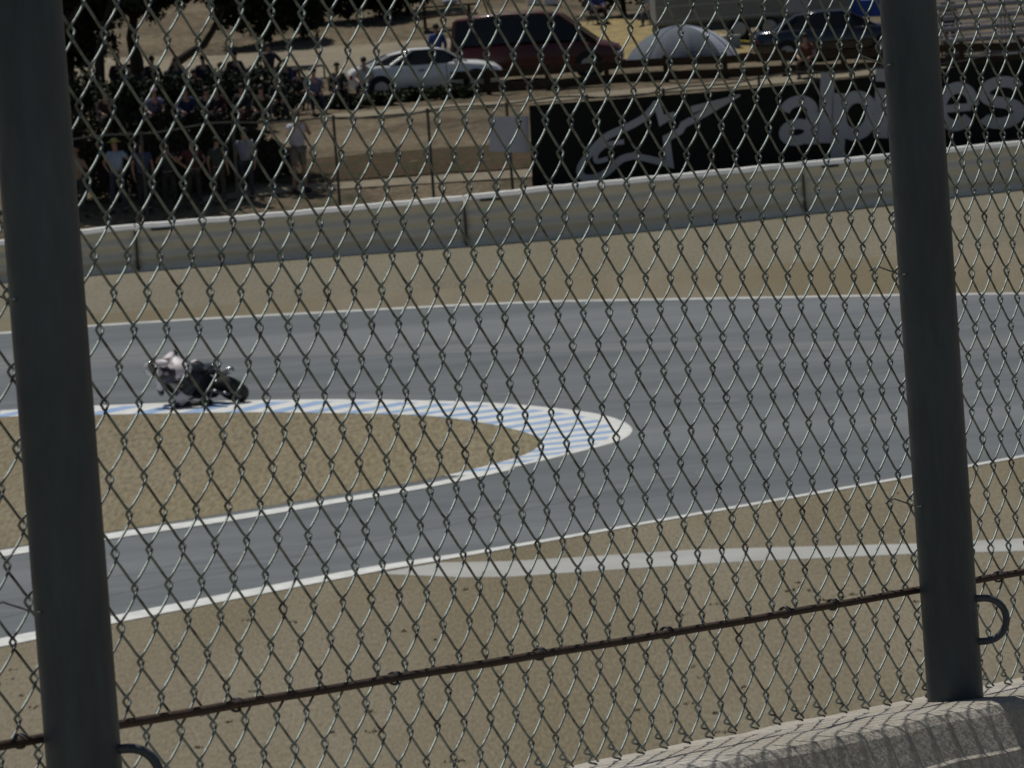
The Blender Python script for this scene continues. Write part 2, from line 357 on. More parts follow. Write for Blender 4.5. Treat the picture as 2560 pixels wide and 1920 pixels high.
# ------------------------------------------------------------------ boundary wall beyond the track
def wall_point(px):
    p = np.array(WALLB); return gnd(px, float(np.interp(px, p[:, 0], p[:, 1])), 0)
WT = D((-700, 582), (0, 521), (175, 498), (300, 485), (600, 460), (1000, 424), (1200, 402), (1500, 374), (1930, 333), (2212, 305), (3000, 228))
joints = [j*DS for j in (-420, 300, 1010, 1740, 2480)]
wlab = ['cream concrete wall section behind the left fence post, leftmost of its row',
        'cream concrete wall section between the spectators and the track',
        'cream concrete wall section with the front of the black banner above it',
        'cream concrete wall section under the lettered end of the black banner, at right']
for k in range(4):
    a, b = joints[k], joints[k+1]; th = empty('track_wall', wall_point(a)); tag(th, wlab[k], 'wall', 'cream wall sections along the far side of the track')
    N = 40; V = []; base = wall_point(a)
    tmp = []
    for i in range(N+1):
        px = a+(b-a)*i/N; p = wall_point(px)
        d = (p-CAM).length; h = (float(np.interp(px, *zip(*WALLB)))-float(np.interp(px, *zip(*WT))))*d/F*1.0
        nrm = Vector((wall_point(px+20).y-wall_point(px-20).y, -(wall_point(px+20).x-wall_point(px-20).x), 0)).normalized()
        gap = .012 if i in (0, N) else 0
        if i == 0: p = p + (wall_point(px+20)-p).normalized()*.02
        if i == N: p = p - (p-wall_point(px-20)).normalized()*.02
        tmp.append((p, h, nrm))
    prof = []
    for j in range(25):
        t = j/24; prof.append((.03+.03*(1-t)+.048*math.cos(t*math.pi*6.2), t))
    mb = MB(); n = len(prof)+1
    vs = []
    for p, h, nr in tmp:
        for o_, t in prof: vs.append(p+nr*o_+Z*(t*(h-.10)) - base)
        vs.append(p-nr*.30+Z*(h-.10)-base)
    fs = [(i*n+j, (i+1)*n+j, (i+1)*n+j+1, i*n+j+1) for i in range(N) for j in range(n-1)]
    fs += [tuple(range(n)), tuple(range(N*n, N*n+n))]
    mb.add(vs, fs); mb.build('wall_panel', M['wall'], th, smooth=True)
    cp = MB(); vs = []
    for i_, (p, h, nr) in enumerate(tmp):
        jit = random.uniform(-.006, .006)+.004*math.sin(i_*.9)
        for o_, z in ((.09, h-.115), (.085, h-.095+jit), (.02, h+jit), (-.27, h+.01+jit), (-.31, h-.115)): vs.append(p+nr*o_+Z*z-base)
    fs = [(i*5+j, (i+1)*5+j, (i+1)*5+(j+1) % 5, i*5+(j+1) % 5) for i in range(N) for j in range(5)] + [(0, 1, 2, 3, 4), tuple(N*5+j for j in range(5))]
    cp.add(vs, fs); cp.build('wall_cap', M['wtop'], th)
    # dark lifting slot under the cap
    q = a+55*DS*1.0; p = wall_point(q); h = (float(np.interp(q, *zip(*WALLB)))-float(np.interp(q, *zip(*WT))))*(p-CAM).length/F
    nr = tmp[2][2]; dr = Vector((-nr.y, nr.x, 0))
    if dr.x < 0: dr = -dr
    rot = Matrix((dr, nr, Z)).transposed()
    MB().box(p+nr*.105+Z*(h-.145)-base, (.24, .02, .03), rot).build('lifting_slot', M['dark'], th)
    MB().box(tmp[-1][0]+nr*.10+Z*.5-base, (.025, .012, .46), rot).build('joint_strip', M['fpost'], th)

# ------------------------------------------------------------------ near fence
Z1, Z2 = 6.115, 8.254
P1 = CAM + ray(135, 960)*(Z1/ray(135, 960).dot(FW)); P2 = CAM + ray(2335, 960)*(Z2/ray(2335, 960).dot(FW))
E2 = Vector((P2.x-P1.x, P2.y-P1.y, 0)); LP = E2.length; E = E2.normalized()
NC = Vector((E.y, -E.x, 0))                      # towards the camera side
# height of a point seen on the fence plane at a pixel
def fence_z(px, py, offn=0.0):
    d = ray(px, py); o = P1 + NC*offn
    t = (o-CAM).dot(NC)/d.dot(NC); p = CAM+d*t; return p, (Vector((p.x, p.y, 0))-Vector((P1.x, P1.y, 0))).dot(E)
MO = -(.0365+.0085+.0075)                         # mesh plane offset behind the posts
pa, ua = fence_z(1364, 1919, MO); pb, ub = fence_z(2273, 1742, MO); pc, uc = fence_z(2537, 1687, MO)
SL = (pb.z-pa.z)/(ub-ua); print('barrier slope', SL, 'post spacing', LP, 'top z', pb.z)
def topz(u): return pb.z + SL*(u-ub) - .012
def fp(u, h, n=0.0):                              # u along the fence, h above the barrier top, n towards the camera
    return Vector((P1.x, P1.y, 0)) + E*u + NC*n + Z*(topz(u)+h)
ca, cua = fence_z(0, 1863, MO+.012); cb, cub = fence_z(2560, 1432, MO+.012)
fence = empty('chain_link_fence', fp(0, 0)); tag(fence, 'chain link fence in front of the camera with two steel posts, on the concrete barrier', 'fence')
FO = fence.location.copy()
for u0 in (-LP, 0.0, LP, 2*LP):
    mb = MB(); mb.tube([fp(u0, h)-FO for h in (-.25, .0, .6, 1.2, 1.9, 2.6)], .0365, 32)
    po = mb.build('post', M['galv'], fence, smooth=True)
    hm = fp(u0, 0)
    for hh in (.27, .57, .84, 1.5):
        tw = MB(); pts = []
        for k in range(25):
            th = -.35*math.pi+1.7*math.pi*k/24
            pts.append(fp(u0, 0)+NC*(.0385*math.cos(th-math.pi*.5+.4))+E*(.0385*math.sin(th-math.pi*.5+.4))+Z*(hh+.010*math.sin(k*.26))-FO)
        pts = [fp(u0-.075, hh-.004, MO+.004)-FO, fp(u0-.055, hh+.001, MO+.008)-FO]+[fp(u0, hh, 0)+NC*(.0385*math.cos(t_))+E*(.0385*math.sin(t_))+Z*(.012*t_/3)-FO for t_ in np.linspace(-2.2, 2.2, 20)]+[fp(u0+.06, hh+.016, MO)-FO]
        tw.tube(pts[:4], .0011, 6); tw.build('tie_wire', M['tie'], po)
# cable hoops welded on the posts
hcab = lambda u: ca.z + (cb.z-ca.z)*(u-cua)/(cub-cua) - topz(u)
cx = RT
for u0 in (0.0, LP):
    c0 = fp(u0, hcab(u0)-.041, .02); rgt = Vector((RT.x, RT.y, 0)).normalized()
    pts = [c0+Z*.028-FO]+[c0+rgt*(.026+.028*math.cos(t_))+Z*(.028*math.sin(t_))-FO for t_ in np.linspace(R(90), R(-90), 16)]+[c0-Z*.028-FO]
    MB().tube(pts, .0048, 10).build('steel_hoop', M['galv'], fence, smooth=True)
# rusty tension bar
pts = []; U = np.linspace(-.62, 1.9*LP, 120)
for u in U: pts.append(fp(u, hcab(u)+.0010*math.sin(u*3)+.0003*math.sin(u*17), MO+.012)-FO)
MB().tube(pts, .0048, 10).build('tension_bar', M['rust'], fence, smooth=True)
for px, py in ((53, 1849), (594, 1760), (990, 1691), (1352, 1634), (1669, 1579), (1966, 1528), (2085, 1507), (2500, 1442)):
    p, u = fence_z(px, py, MO+.012); mb = MB()
    for sgn in (0, 1):
        pts = [fp(u+.006*sgn-.003, hcab(u), MO+.009)+NC*(.0075*math.cos(t_))+Z*(.0064*math.sin(t_))+E*(.004*math.sin(t_*.5+sgn))-FO for t_ in np.linspace(0, 5.6, 18)]
        mb.tube(pts, .0014, 6)
    mb.build('hog_ring', M['dark'], fence, smooth=True)
# woven mesh: every wire is a flattened spiral hooked through its neighbours
PITCHV = .0738; Wc = .0356; Dp = .0036; rw = .00142
pt, ut = fence_z(2273, 1742, MO)
HT = 2.0; NP = int(HT/PITCHV)
ns = 22
ph = np.arange(ns)/ns
def section(ph):
    """phase -> x in [-1,1], depth in [-1,1]; front run rises to the right"""
    x = np.empty_like(ph); y = np.empty_like(ph); tf = .07
    for i, p in enumerate(ph):
        p = p % 1.0
        if p < tf or p > 1-tf:
            q = (p if p < .5 else p-1)/tf; x[i] = -1+.16*q*q-.0; y[i] = math.sin(q*math.pi/2)
        elif abs(p-.5) < tf:
            q = (p-.5)/tf; x[i] = 1-.16*q*q; y[i] = -math.sin(q*math.pi/2)
        elif p < .5:
            q = (p-tf)/(.5-2*tf); x[i] = -.84+1.68*(q+.07*math.sin(math.pi*q)); y[i] = 1
        else:
            q = (p-.5-tf)/(.5-2*tf); x[i] = .84-1.68*(q-.02*math.sin(math.pi*q)); y[i] = -1
    return x, y
k0 = -int((ut+1.1)/Wc); k1 = int((LP+3.4-ut)/Wc)
VV = []; FF = []; nv = 0
Ev = np.array(E); Nv = np.array(NC); O = np.array((P1.x, P1.y, 0.0)); FOn = np.array(FO)
tt = np.arange(NP*ns+1)/ns
sx, sy = section(tt)
def place_np(u, h, n):
    du = .005*np.sin(h*3.1+u*1.7)+.003*np.sin(h*11+u*5.3); dn = .008*np.sin(u*2.9+h*2.3)
    dh = .0025*np.sin(u*4.1+h*2.2)
    u = u+du
    return O+u[:, None]*Ev+(n+dn)[:, None]*Nv+np.stack([0*u, 0*u, (pb.z+SL*(u-ub)-.012)+h+dh], -1)-FOn
for k in range(k0, k1):
    uc_ = ut + (k+.5)*Wc; off_ = 0.0 if k % 2 == 0 else .5
    A = Wc/2+.0021
    h = .012+(tt-off_)*PITCHV
    sel = h > .008
    jx = rng.normal(0, .0011)
    u = uc_+jx+A*sx; n = MO+Dp*sy+0*u
    P = place_np(u[sel], h[sel], n[sel]); V, Fq = sweep_np(P, rw, 6)
    VV.append(V); FF.append(Fq+nv); nv += len(V)
    if k % 2 == 1:      # knuckle: end twisted back round the back run
        q = np.linspace(0, 1, 26); uu = (uc_+Wc/2)-q*Wc*.62; hh = .004+q*PITCHV*.31
        P = place_np(uu+.0024*np.sin(q*13), hh+.0010*np.cos(q*13), MO-Dp*.6+.0034*np.cos(q*13)); V, Fq = sweep_np(P, rw, 6)
        VV.append(V); FF.append(Fq+nv); nv += len(V)
link('wire_mesh', np_mesh('wire_mesh', np.concatenate(VV), np.concatenate(FF)), fence, M['wire'], True)

# concrete barrier under the fence
bar = empty('concrete_barrier', fp(0, 0)); tag(bar, 'grey concrete barrier carrying the near fence, at the bottom right corner', 'barrier')
BO = bar.location.copy()
pr = [(-.15, -.9), (-.118, -.03), (-.108, -.004), (-.098, .001), (-.03, .004), (.085, .010), (.099, .006), (.108, -.004), (.128, -.047), (.133, -.050), (.285, -.42), (.33, -.9)]
us = np.linspace(-2.6, 2*LP+1.2, 60); n = len(pr); vs = []
for u in us:
    jit = .0012*math.sin(u*23)+.001*math.sin(u*57)
    for o_, z in pr: vs.append(fp(u, z+jit*(z > -.3), o_-.0)-BO)
fs = [(i*n+j, (i+1)*n+j, (i+1)*n+(j+1) % n, i*n+(j+1) % n) for i in range(len(us)-1) for j in range(n)] + [tuple(range(n)), tuple((len(us)-1)*n+j for j in range(n))]
MB().add(vs, fs).build('barrier_body', M['conc'], bar)
#PART2
# ------------------------------------------------------------------ sheets on the bank
px_strip('dirt_road', D((-300, 150), (160, 128), (480, 122), (700, 104), (990, 84), (1330, 70)), D((-300, 215), (160, 185), (480, 178), (780, 166), (990, 160), (1330, 150)), M['road'], n=60, rows=5, lift=.03)
px_strip('gold_grass', D((1240, 52), (1330, 44), (1450, 48), (1600, 85), (1720, 92)), D((1240, 130), (1330, 132), (1450, 128), (1600, 118), (1720, 112)), M['gold'], n=40, rows=5, lift=.05)
px_strip('foot_path', D((1150, 214), (1400, 192), (1700, 168), (1900, 148), (2400, 118)), D((1150, 224), (1400, 203), (1700, 181), (1900, 162), (2400, 132)), M['road'], n=40, rows=2, lift=.03)

M['scrub'] = mat('brown_scrub', (.085, .052, .032), c2=(.05, .05, .026), scale=2.2, rough=1, coords='P', grain=.35, gscale=8, spec=.1)
px_strip('scrub_band', D((560, 352), (760, 338), (950, 322), (1300, 300)), D((560, 398), (760, 390), (950, 376), (1300, 356)), M['scrub'], n=50, rows=4, lift=.03)
px_strip('pale_ledge', D((430, 428), (620, 404), (800, 392), (1160, 366)), D((430, 440), (620, 419), (800, 406), (1160, 384)), M['road'], n=50, rows=2, lift=.03)
px_strip('pale_ledge', D((690, 250), (850, 238), (1000, 226), (1140, 218)), D((690, 262), (850, 249), (1000, 236), (1140, 227)), M['road'], n=50, rows=2, lift=.03)

# ------------------------------------------------------------------ spectator fence behind the wall
def wall_n(px):
    a, b = wall_point(px-30), wall_point(px+30); d = (b-a).normalized(); return Vector((-d.y, d.x, 0)), d   # away from camera, along
FB = 1.95                                         # distance behind the wall line
def fpt(px, h=0.0, back=FB):
    nr, d = wall_n(px); p = wall_point(px)+nr*back; p.z = float(hz(p.x, p.y))+h; return p
ff = empty('chain_link_fence', fpt(700)); tag(ff, 'far chain link fence with thin dark posts behind the cream wall', 'fence')
fo = ff.location.copy()
fposts = [-60, 150, 385, 617, 855, 1093, 1325, 1560, 1800, 2040, 2280, 2520, 2760]
FH = 2.15
for q in fposts:
    MB().tube([fpt(q, -.1)-fo, fpt(q, FH)-fo], .035, 8).build('post', M['fpost'], ff)
MB().tube([fpt(q, FH-.06)-fo for q in np.linspace(-60, 2760, 60)], .024, 6).build('top_rail', M['fpost'], ff)
VV = []; FF = []; nv = 0
A0 = fpt(-60); B0 = fpt(1325); LL = (B0-A0).length
nw = int(LL/.05)
for k in range(nw):
    for sgn in ((1,) if k % 2 else (-1,)):
        pts = []
        q0 = -60+(1385)*k/nw
        zz = np.arange(0, FH-.06, .05); a0 = fpt(q0); a1 = fpt(q0+1385/nw)
        for j, z_ in enumerate(zz):
            t = (j % 2) if sgn == 1 else 1-(j % 2)
            p = a0.lerp(a1, t); pts.append((p.x-fo.x, p.y-fo.y, p.z-fo.z+z_+.03))
        V, Fq = sweep_np(np.array(pts), .0021, 3); VV.append(V); FF.append(Fq+nv); nv += len(V)
link('wire_mesh', np_mesh('far_mesh', np.concatenate(VV), np.concatenate(FF)), ff, M['fpost'])

# white board hung on it
def board(name, pxa, pxb, ya, yb, back, m, thick=.012):
    A_, B_ = fpt(pxa, 0, back), fpt(pxb, 0, back)
    return A_, B_
def plane_pt(px, py, P, nrm):
    d = ray(px, py); t = (P-CAM).dot(nrm)/d.dot(nrm); return CAM+d*t
nr_, dr_ = wall_n(1280)
pB = fpt(1270, 0, FB-.06)
c4 = [plane_pt(x, y, pB, nr_) for x, y in ((1224, 378), (1325, 382), (1321, 290), (1222, 292))]
o_ = c4[0].copy(); mb = MB(); mb.add([p-o_ for p in c4]+[p+nr_*.02-o_ for p in c4], [(0, 1, 2, 3), (7, 6, 5, 4), (0, 4, 5, 1), (1, 5, 6, 2), (2, 6, 7, 3), (3, 7, 4, 0)])
b_ = mb.build('blank_board', M['wpanel']); b_.location = o_; tag(b_, 'blank pale lilac board hung on the far fence beside the black banner', 'board')

# black banner with its emblem and lettering (a gently curved cloth following the wall)
def ban(px, back=.95): return fpt(px, 0, back)
BT = D((1143, 228), (1300, 216), (1600, 193), (1900, 163), (2212, 127), (2600, 84))
BB = D((1155, 403), (1300, 396), (1600, 366), (1900, 338), (2212, 308), (2600, 268))
NB = 60; bx = np.linspace(1323, 2940, NB+1)
def bpt(px, py, front=0.0):
    nr, d = wall_n(px); P = wall_point(px)+nr*(1.75-front); return plane_pt(px, py, P, nr)
bn = empty('banner', bpt(1323, 460)); tag(bn, 'long black banner with grey star emblem and lettering above the wall', 'banner'); bo = bn.location.copy()
vs = []
for q in bx:
    t_, u_ = interp_poly(BT, q), interp_poly(BB, q)
    for r in range(5): vs.append(bpt(q + (8*(r/4) if q == bx[0] else 0), t_+(u_-t_)*r/4)-bo+wall_n(q)[0]*.012*math.sin(q*.05+r))
n = len(vs)
vs2 = [v+nr_*.015 for v in vs]
fs = [(i*5+j, (i+1)*5+j, (i+1)*5+j+1, i*5+j+1) for i in range(NB) for j in range(4)]
fs += [tuple(x+n for x in reversed(f)) for f in fs[:NB*4]]
rim = [i*5 for i in range(NB+1)]+[NB*5+j for j in range(1, 5)]+[i*5+4 for i in range(NB-1, -1, -1)]+[3, 2, 1]
fs += [(rim[i], rim[(i+1) % len(rim)], rim[(i+1) % len(rim)]+n, rim[i]+n) for i in range(len(rim))]
MB().add(vs+vs2, fs).build('cloth', M['banner'], bn)
def ribbon(mb, pts, wd, front, closed=False):
    P = [Vector((x, y)) for x, y in pts]
    # densify with catmull when asked by caller; here straight offsets
    n = len(P); W = wd if isinstance(wd, (list, tuple)) else [wd]*n
    L_ = []; R_ = []
    for i in range(n):
        a = P[i-1] if (i > 0 or closed) else P[i]; b = P[(i+1) % n] if (i < n-1 or closed) else P[i]
        t1 = (P[i]-a); t2 = (b-P[i])
        t = ((t1.normalized() if t1.length else Vector((0, 0)))+(t2.normalized() if t2.length else Vector((0, 0)))).normalized()
        nn = Vector((-t.y, t.x)); k = 1.0
        if t1.length and t2.length: k = 1/max(.45, nn.dot(Vector((-t1.y, t1.x)).normalized()))
        L_.append(P[i]+nn*W[i]/2*k); R_.append(P[i]-nn*W[i]/2*k)
    vs = [bpt(p.x, p.y, front)-bo for p in L_+R_]
    vb = [bpt(p.x, p.y, front-.03)-bo for p in L_+R_]
    m_ = n if closed else n-1
    fs = [(i, (i+1) % n, n+(i+1) % n, n+i) for i in range(m_)]
    k = 2*n
    fs += [(i, k+i, k+(i+1) % n, (i+1) % n) for i in range(m_)]+[(n+i, n+(i+1) % n, k+n+(i+1) % n, k+n+i) for i in range(m_)]
    mb.add(vs+vb, fs)
def c2(*p): return [(x/2.458+800, y/2.458-4) for x, y in p]
def c3(*p): return [(x/2.458+1660, y/2.458) for x, y in p]
def cat2(P, k=5):
    P = [Vector(p) for p in P]; out = []
    for i in range(len(P)-1):
        p0, p1, p2, p3 = P[max(i-1, 0)], P[i], P[i+1], P[min(i+2, len(P)-1)]
        for j in range(k):
            t = j/k; out.append(tuple(.5*((2*p1)+(p2-p0)*t+(2*p0-5*p1+4*p2-p3)*t*t+(3*p1-p0-3*p2+p3)*t**3)))
    out.append(tuple(P[-1])); return out
mb = MB()
tip = c3((468, 584))[0]
ribbon(mb, [tip]+c3((200, 665), (20, 722))+c2((2100, 752), (2066, 628)), [4, 17, 18, 19, 17], .05)
ribbon(mb, cat2(c2((2072, 640), (2000, 725), (1900, 785), (1760, 850), (1660, 950), (1600, 1040), (1612, 1095), (1680, 1105), (1760, 1070), (1850, 990), (1940, 965))), 18, .052)
ribbon(mb, c2((1930, 966), (2150, 1018), (2128, 860), (2212, 815))+c3((120, 765), (260, 690))+[tip], [16, 18, 18, 17, 18, 18, 4], .054)
ribbon(mb, cat2(c2((1868, 880), (1760, 900), (1700, 950), (1700, 1000), (1770, 985))), 12, .056)
mb.build('star_emblem', M['logo'], bn)
# lettering: a l p i n e s t a r s in heavy rounded strokes; unit = x-height
BLO = Vector(c3((700, 905))[0]); BLX = Vector(c3((1870, 800))[0])-BLO
exu = BLX.length/3.72; ex = BLX.normalized(); eup = Vector((.03, -1)).normalized(); XH = 124.0
def L2(x, y): v = BLO+ex*(x*exu)+eup*(y*XH); return (v.x, v.y)
def arc(cx, cy, rx, ry, a0, a1, n=18): return [(cx+rx*math.cos(R(a0+(a1-a0)*i/n)), cy+ry*math.sin(R(a0+(a1-a0)*i/n))) for i in range(n+1)]
SW = 35
def letter(strokes):
    mb = MB()
    for i, (pts, w_) in enumerate(strokes): ribbon(mb, [L2(*p) for p in pts], w_*SW, .05+.002*i)
    mb.build('letter', M['logo'], bn)
def l_a(x): letter([(arc(x+.36, .27, .25, .17, 0, 360), .72), ([(x+.66, .0), (x+.66, .66)], .9), (arc(x+.38, .66, .28, .24, 0, 168), .78)])
def l_l(x): letter([([(x+.13, 0), (x+.13, 1.42)], 1.0)])
def l_p(x): letter([([(x+.13, -.38), (x+.13, .98)], 1.0), (arc(x+.47, .5, .31, .38, 0, 360), .88)])
def l_i(x): letter([([(x+.13, 0), (x+.13, 1)], 1.0), ([(x+.13, 1.14), (x+.13, 1.4)], 1.0)])
def l_n(x): letter([([(x+.13, 0), (x+.13, 1)], 1.0), (arc(x+.40, .6, .27, .28, 180, 0)+[(x+.67, 0)], 1.0)])
def l_e(x): letter([(arc(x+.42, .5, .32, .38, -40, -360, 26), .82), ([(x+.14, .47), (x+.70, .47)], .55)])
def l_s(x): letter([(arc(x+.46, .72, .34, .20, 15, 250, 14)+arc(x+.48, .28, .35, .20, 70, -165, 14), .80)])
def l_t(x): letter([([(x+.22, 1.3), (x+.22, .0)], 1.0), ([(x, .88), (x+.5, .88)], .7)])
def l_r(x): letter([([(x+.13, 0), (x+.13, 1)], 1.0), (arc(x+.40, .58, .27, .28, 180, 60), 1.0)])
xx = 0
for fn, wd in ((l_a, .80), (l_l, .24), (l_p, .84), (l_i, .30), (l_n, .88), (l_e, .82), (l_s, .96), (l_t, .55), (l_a, .85), (l_r, .6), (l_s, .75)):
    fn(xx); xx += wd

# ------------------------------------------------------------------ people
def skinned(name, nodes, edges, m, parent=None, sub=1):
    me = bpy.data.meshes.new(name); me.from_pydata([n[:3] for n in nodes], edges, [])
    o = bpy.data.objects.new(name, me); col.objects.link(o)
    o.modifiers.new('s', 'SKIN')
    for i, nd in enumerate(nodes):
        sv = me.skin_vertices[0].data[i]; r = nd[3]; sv.radius = r if isinstance(r, tuple) else (r, r); sv.use_root = (i == 0)
    ss = o.modifiers.new('u', 'SUBSURF'); ss.levels = sub; ss.render_levels = sub
    bpy.context.view_layer.update(); dg = bpy.context.evaluated_depsgraph_get()
    me2 = bpy.data.meshes.new_from_object(o.evaluated_get(dg)); bpy.data.objects.remove(o); me2.name = name
    return link(name, me2, parent, m, True)
def V3(a): return Vector(a)
def hand_nodes(wr, fdir, side, palm, curl=.35):
    """five short finger chains from a palm; returns nodes, edges relative to start index 0 = palm"""
    f = Vector(fdir).normalized(); s = Vector(side).normalized(); p = Vector(palm).normalized()
    base = Vector(wr)+f*.075; nodes = [(*base, .020)]; edges = []
    for k, (o_, ln) in enumerate(((-.030, .068), (-.010, .078), (.010, .073), (.029, .058))):
        a = base+s*o_+f*.018; b = a+f*ln*.5+p*ln*.12; c = b+f*ln*.4*math.cos(curl*2)+p*ln*.45
        i = len(nodes); nodes += [(*a, .0088), (*b, .008), (*c, .0065)]; edges += [(0, i), (i, i+1), (i+1, i+2)]
    a = base-s*.035-f*.03; b = a-s*.02+f*.03+p*.01; i = len(nodes)
    nodes += [(*a, .010), (*b, .008)]; edges += [(0, i), (i, i+1)]
    return nodes, edges
POSES = {
 'stand': dict(pel=(0, 0, .94), wai=(0, 0, 1.08), che=(0, .0, 1.27), nb=(0, .01, 1.44), nk=(0, 0, 1.51), h1=(0, -.02, 1.59), h2=(0, -.015, 1.68),
   sh=[(-.18, .01, 1.40), (.18, .01, 1.40)], el=[(-.25, .03, 1.12), (.25, .03, 1.12)], wr=[(-.24, -.07, .88), (.25, -.05, .88)],
   hp=[(-.09, 0, .90), (.09, 0, .90)], kn=[(-.11, -.02, .49), (.10, .0, .49)], an=[(-.12, .03, .08), (.11, .02, .08)], to=[(-.14, -.13, .03), (.13, -.14, .03)]),
 'hold': dict(pel=(0, 0, .94), wai=(0, 0, 1.08), che=(0, .0, 1.27), nb=(0, -.01, 1.44), nk=(0, -.02, 1.51), h1=(0, -.04, 1.59), h2=(0, -.04, 1.68),
   sh=[(-.18, -.01, 1.40), (.18, -.01, 1.40)], el=[(-.27, -.12, 1.20), (.27, -.12, 1.20)], wr=[(-.10, -.26, 1.42), (.10, -.26, 1.42)],
   hp=[(-.09, 0, .90), (.09, 0, .90)], kn=[(-.12, -.02, .49), (.12, .0, .49)], an=[(-.14, .03, .08), (.14, .02, .08)], to=[(-.16, -.13, .03), (.16, -.14, .03)]),
 'hips': dict(pel=(0, 0, .94), wai=(0, 0, 1.08), che=(0, .0, 1.27), nb=(0, .01, 1.44), nk=(0, 0, 1.51), h1=(0, -.02, 1.59), h2=(0, -.015, 1.68),
   sh=[(-.18, .01, 1.40), (.18, .01, 1.40)], el=[(-.36, .06, 1.18), (.36, .06, 1.18)], wr=[(-.20, -.06, 1.02), (.20, -.06, 1.02)],
   hp=[(-.09, 0, .90), (.09, 0, .90)], kn=[(-.15, -.02, .49), (.12, .0, .49)], an=[(-.2, .03, .08), (.15, .02, .08)], to=[(-.23, -.12, .03), (.17, -.14, .03)]),
 'sit': dict(pel=(0, 0, .46), wai=(0, .0, .60), che=(0, -.03, .79), nb=(0, -.04, .96), nk=(0, -.05, 1.03), h1=(0, -.07, 1.11), h2=(0, -.07, 1.20),
   sh=[(-.18, -.03, .92), (.18, -.03, .92)], el=[(-.25, -.10, .66), (.25, -.12, .66)], wr=[(-.14, -.34, .58), (.14, -.34, .58)],
   hp=[(-.10, -.03, .45), (.10, -.03, .45)], kn=[(-.15, -.44, .47), (.14, -.44, .48)], an=[(-.15, -.46, .08), (.14, -.48, .08)], to=[(-.16, -.62, .03), (.15, -.63, .03)]),
}
def person(loc, h, face, pose, shirt, trousers, label, hat=None, shorts=False, group='spectators on the far bank', hair=(.02, .014, .01), sleeves=.55, skinm=None, wide=1.0):
    """face: heading in degrees, 0 looks along -Y (to the camera)"""
    p = POSES[pose]; t = empty('person', loc, R(face), sc_=h/1.78); tag(t, label, 'person', group)
    sm = skinm or M['skin']
    N = [(*p['pel'], (.13, .10)), (*p['wai'], (.115, .09)), (*p['che'], (.14, .10)), (*p['nb'], (.07, .06)), (*p['nk'], .052), (*p['h1'], (.070, .078)), (*p['h2'], (.072, .085))]
    Ed = [(i, i+1) for i in range(6)]
    nose = V3(p['h1'])+Vector((0, -.085, .02)); N.append((*nose, .012)); Ed.append((5, 7))
    for s_ in (0, 1):
        sg = -1 if s_ == 0 else 1
        i = len(N); N += [(*p['sh'][s_], .055), (*p['el'][s_], .040), (*p['wr'][s_], .026)]; Ed += [(2, i), (i, i+1), (i+1, i+2)]
        fd = V3(p['wr'][s_])-V3(p['el'][s_]); hn, he = hand_nodes(p['wr'][s_], fd, (0, 1, 0) if pose in ('stand',) else (0, 0, 1), (-sg, 0, 0) if pose == 'stand' else (-sg, -.3, 0))
        k = len(N); N += hn; Ed += [(i+2, k)]+[(a+k, b+k) for a, b in he]
        i = len(N); N += [(*p['hp'][s_], .088), (*p['kn'][s_], .056), (*p['an'][s_], .040), (*p['to'][s_], .034)]; Ed += [(0, i), (i, i+1), (i+1, i+2), (i+2, i+3)]
    skinned('body', N, Ed, sm, t)
    w_ = wide
    N = [(*p['pel'], (.150*w_, .118*w_)), (*p['wai'], (.145*w_, .115*w_)), (*p['che'], (.172*w_, .125*w_)), (*p['nb'], (.085, .07))]; Ed = [(0, 1), (1, 2), (2, 3)]
    for s_ in (0, 1):
        a, b, c = V3(p['sh'][s_]), V3(p['el'][s_]), V3(p['wr'][s_]); i = len(N)
        if sleeves <= 1: N += [(*a, .075), (*a.lerp(b, sleeves), .064)]; Ed += [(2, i), (i, i+1)]
        else: N += [(*a, .075), (*b, .058), (*b.lerp(c, .9), .043)]; Ed += [(2, i), (i, i+1), (i+1, i+2)]
    skinned('shirt', N, Ed, cloth(shirt), t)
    N = [(*(V3(p['pel'])+Vector((0, 0, .03))), (.143, .112))]; Ed = []
    for s_ in (0, 1):
        a, b, c = V3(p['hp'][s_]), V3(p['kn'][s_]), V3(p['an'][s_]); i = len(N)
        if shorts: N += [(*a, .104), (*a.lerp(b, .9), .088)]; Ed += [(0, i), (i, i+1)]
        else: N += [(*a, .102), (*b, .072), (*b.lerp(c, .95), .060)]; Ed += [(0, i), (i, i+1), (i+1, i+2)]
    skinned('shorts' if shorts else 'trousers', N, Ed, cloth(trousers), t)
    for s_ in (0, 1):
        a, b = V3(p['an'][s_]), V3(p['to'][s_]); mb = MB()
        mb.tube([a+Vector((0, .05, -.035)), a+Vector((0, 0, -.02)), a.lerp(b, .55), b+Vector((0, -.03, .005))], [.035, .052, .047, .026], 8); mb.build('shoe', M['dark'], t, smooth=True)
    hc = V3(p['h1']).lerp(V3(p['h2']), .55); mb = MB()
    if hat:
        mb.ball((hc.x, hc.y, hc.z+.03), (.098, .108, .10), zmin=-.1)
        brim = 2*math.pi if hat[1] == 'brim' else 0
        if brim: mb.tube([(hc.x, hc.y, hc.z+.03), (hc.x, hc.y, hc.z+.045)], [.18, .15], 16)
        else: mb.box((hc.x, hc.y-.13, hc.z+.035), (.065, .06, .006))
        mb.build('hat', cloth(hat[0]), t, smooth=True)
    else:
        mb.ball((hc.x, hc.y+.018, hc.z+.02), (.092, .100, .105), zmin=-.45); mb.build('hair', M['hair'] if hair[0] < .05 else cloth(hair), t, smooth=True)
    for sg in (-1, 1): MB().ball((hc.x+sg*.03, hc.y-.078, hc.z-.005), (.010, .007, .007), 8, 5).build('eye', M['dark'], t)
    return t
def put(px, py, **kw):
    p = hit(px, py, 120); return p
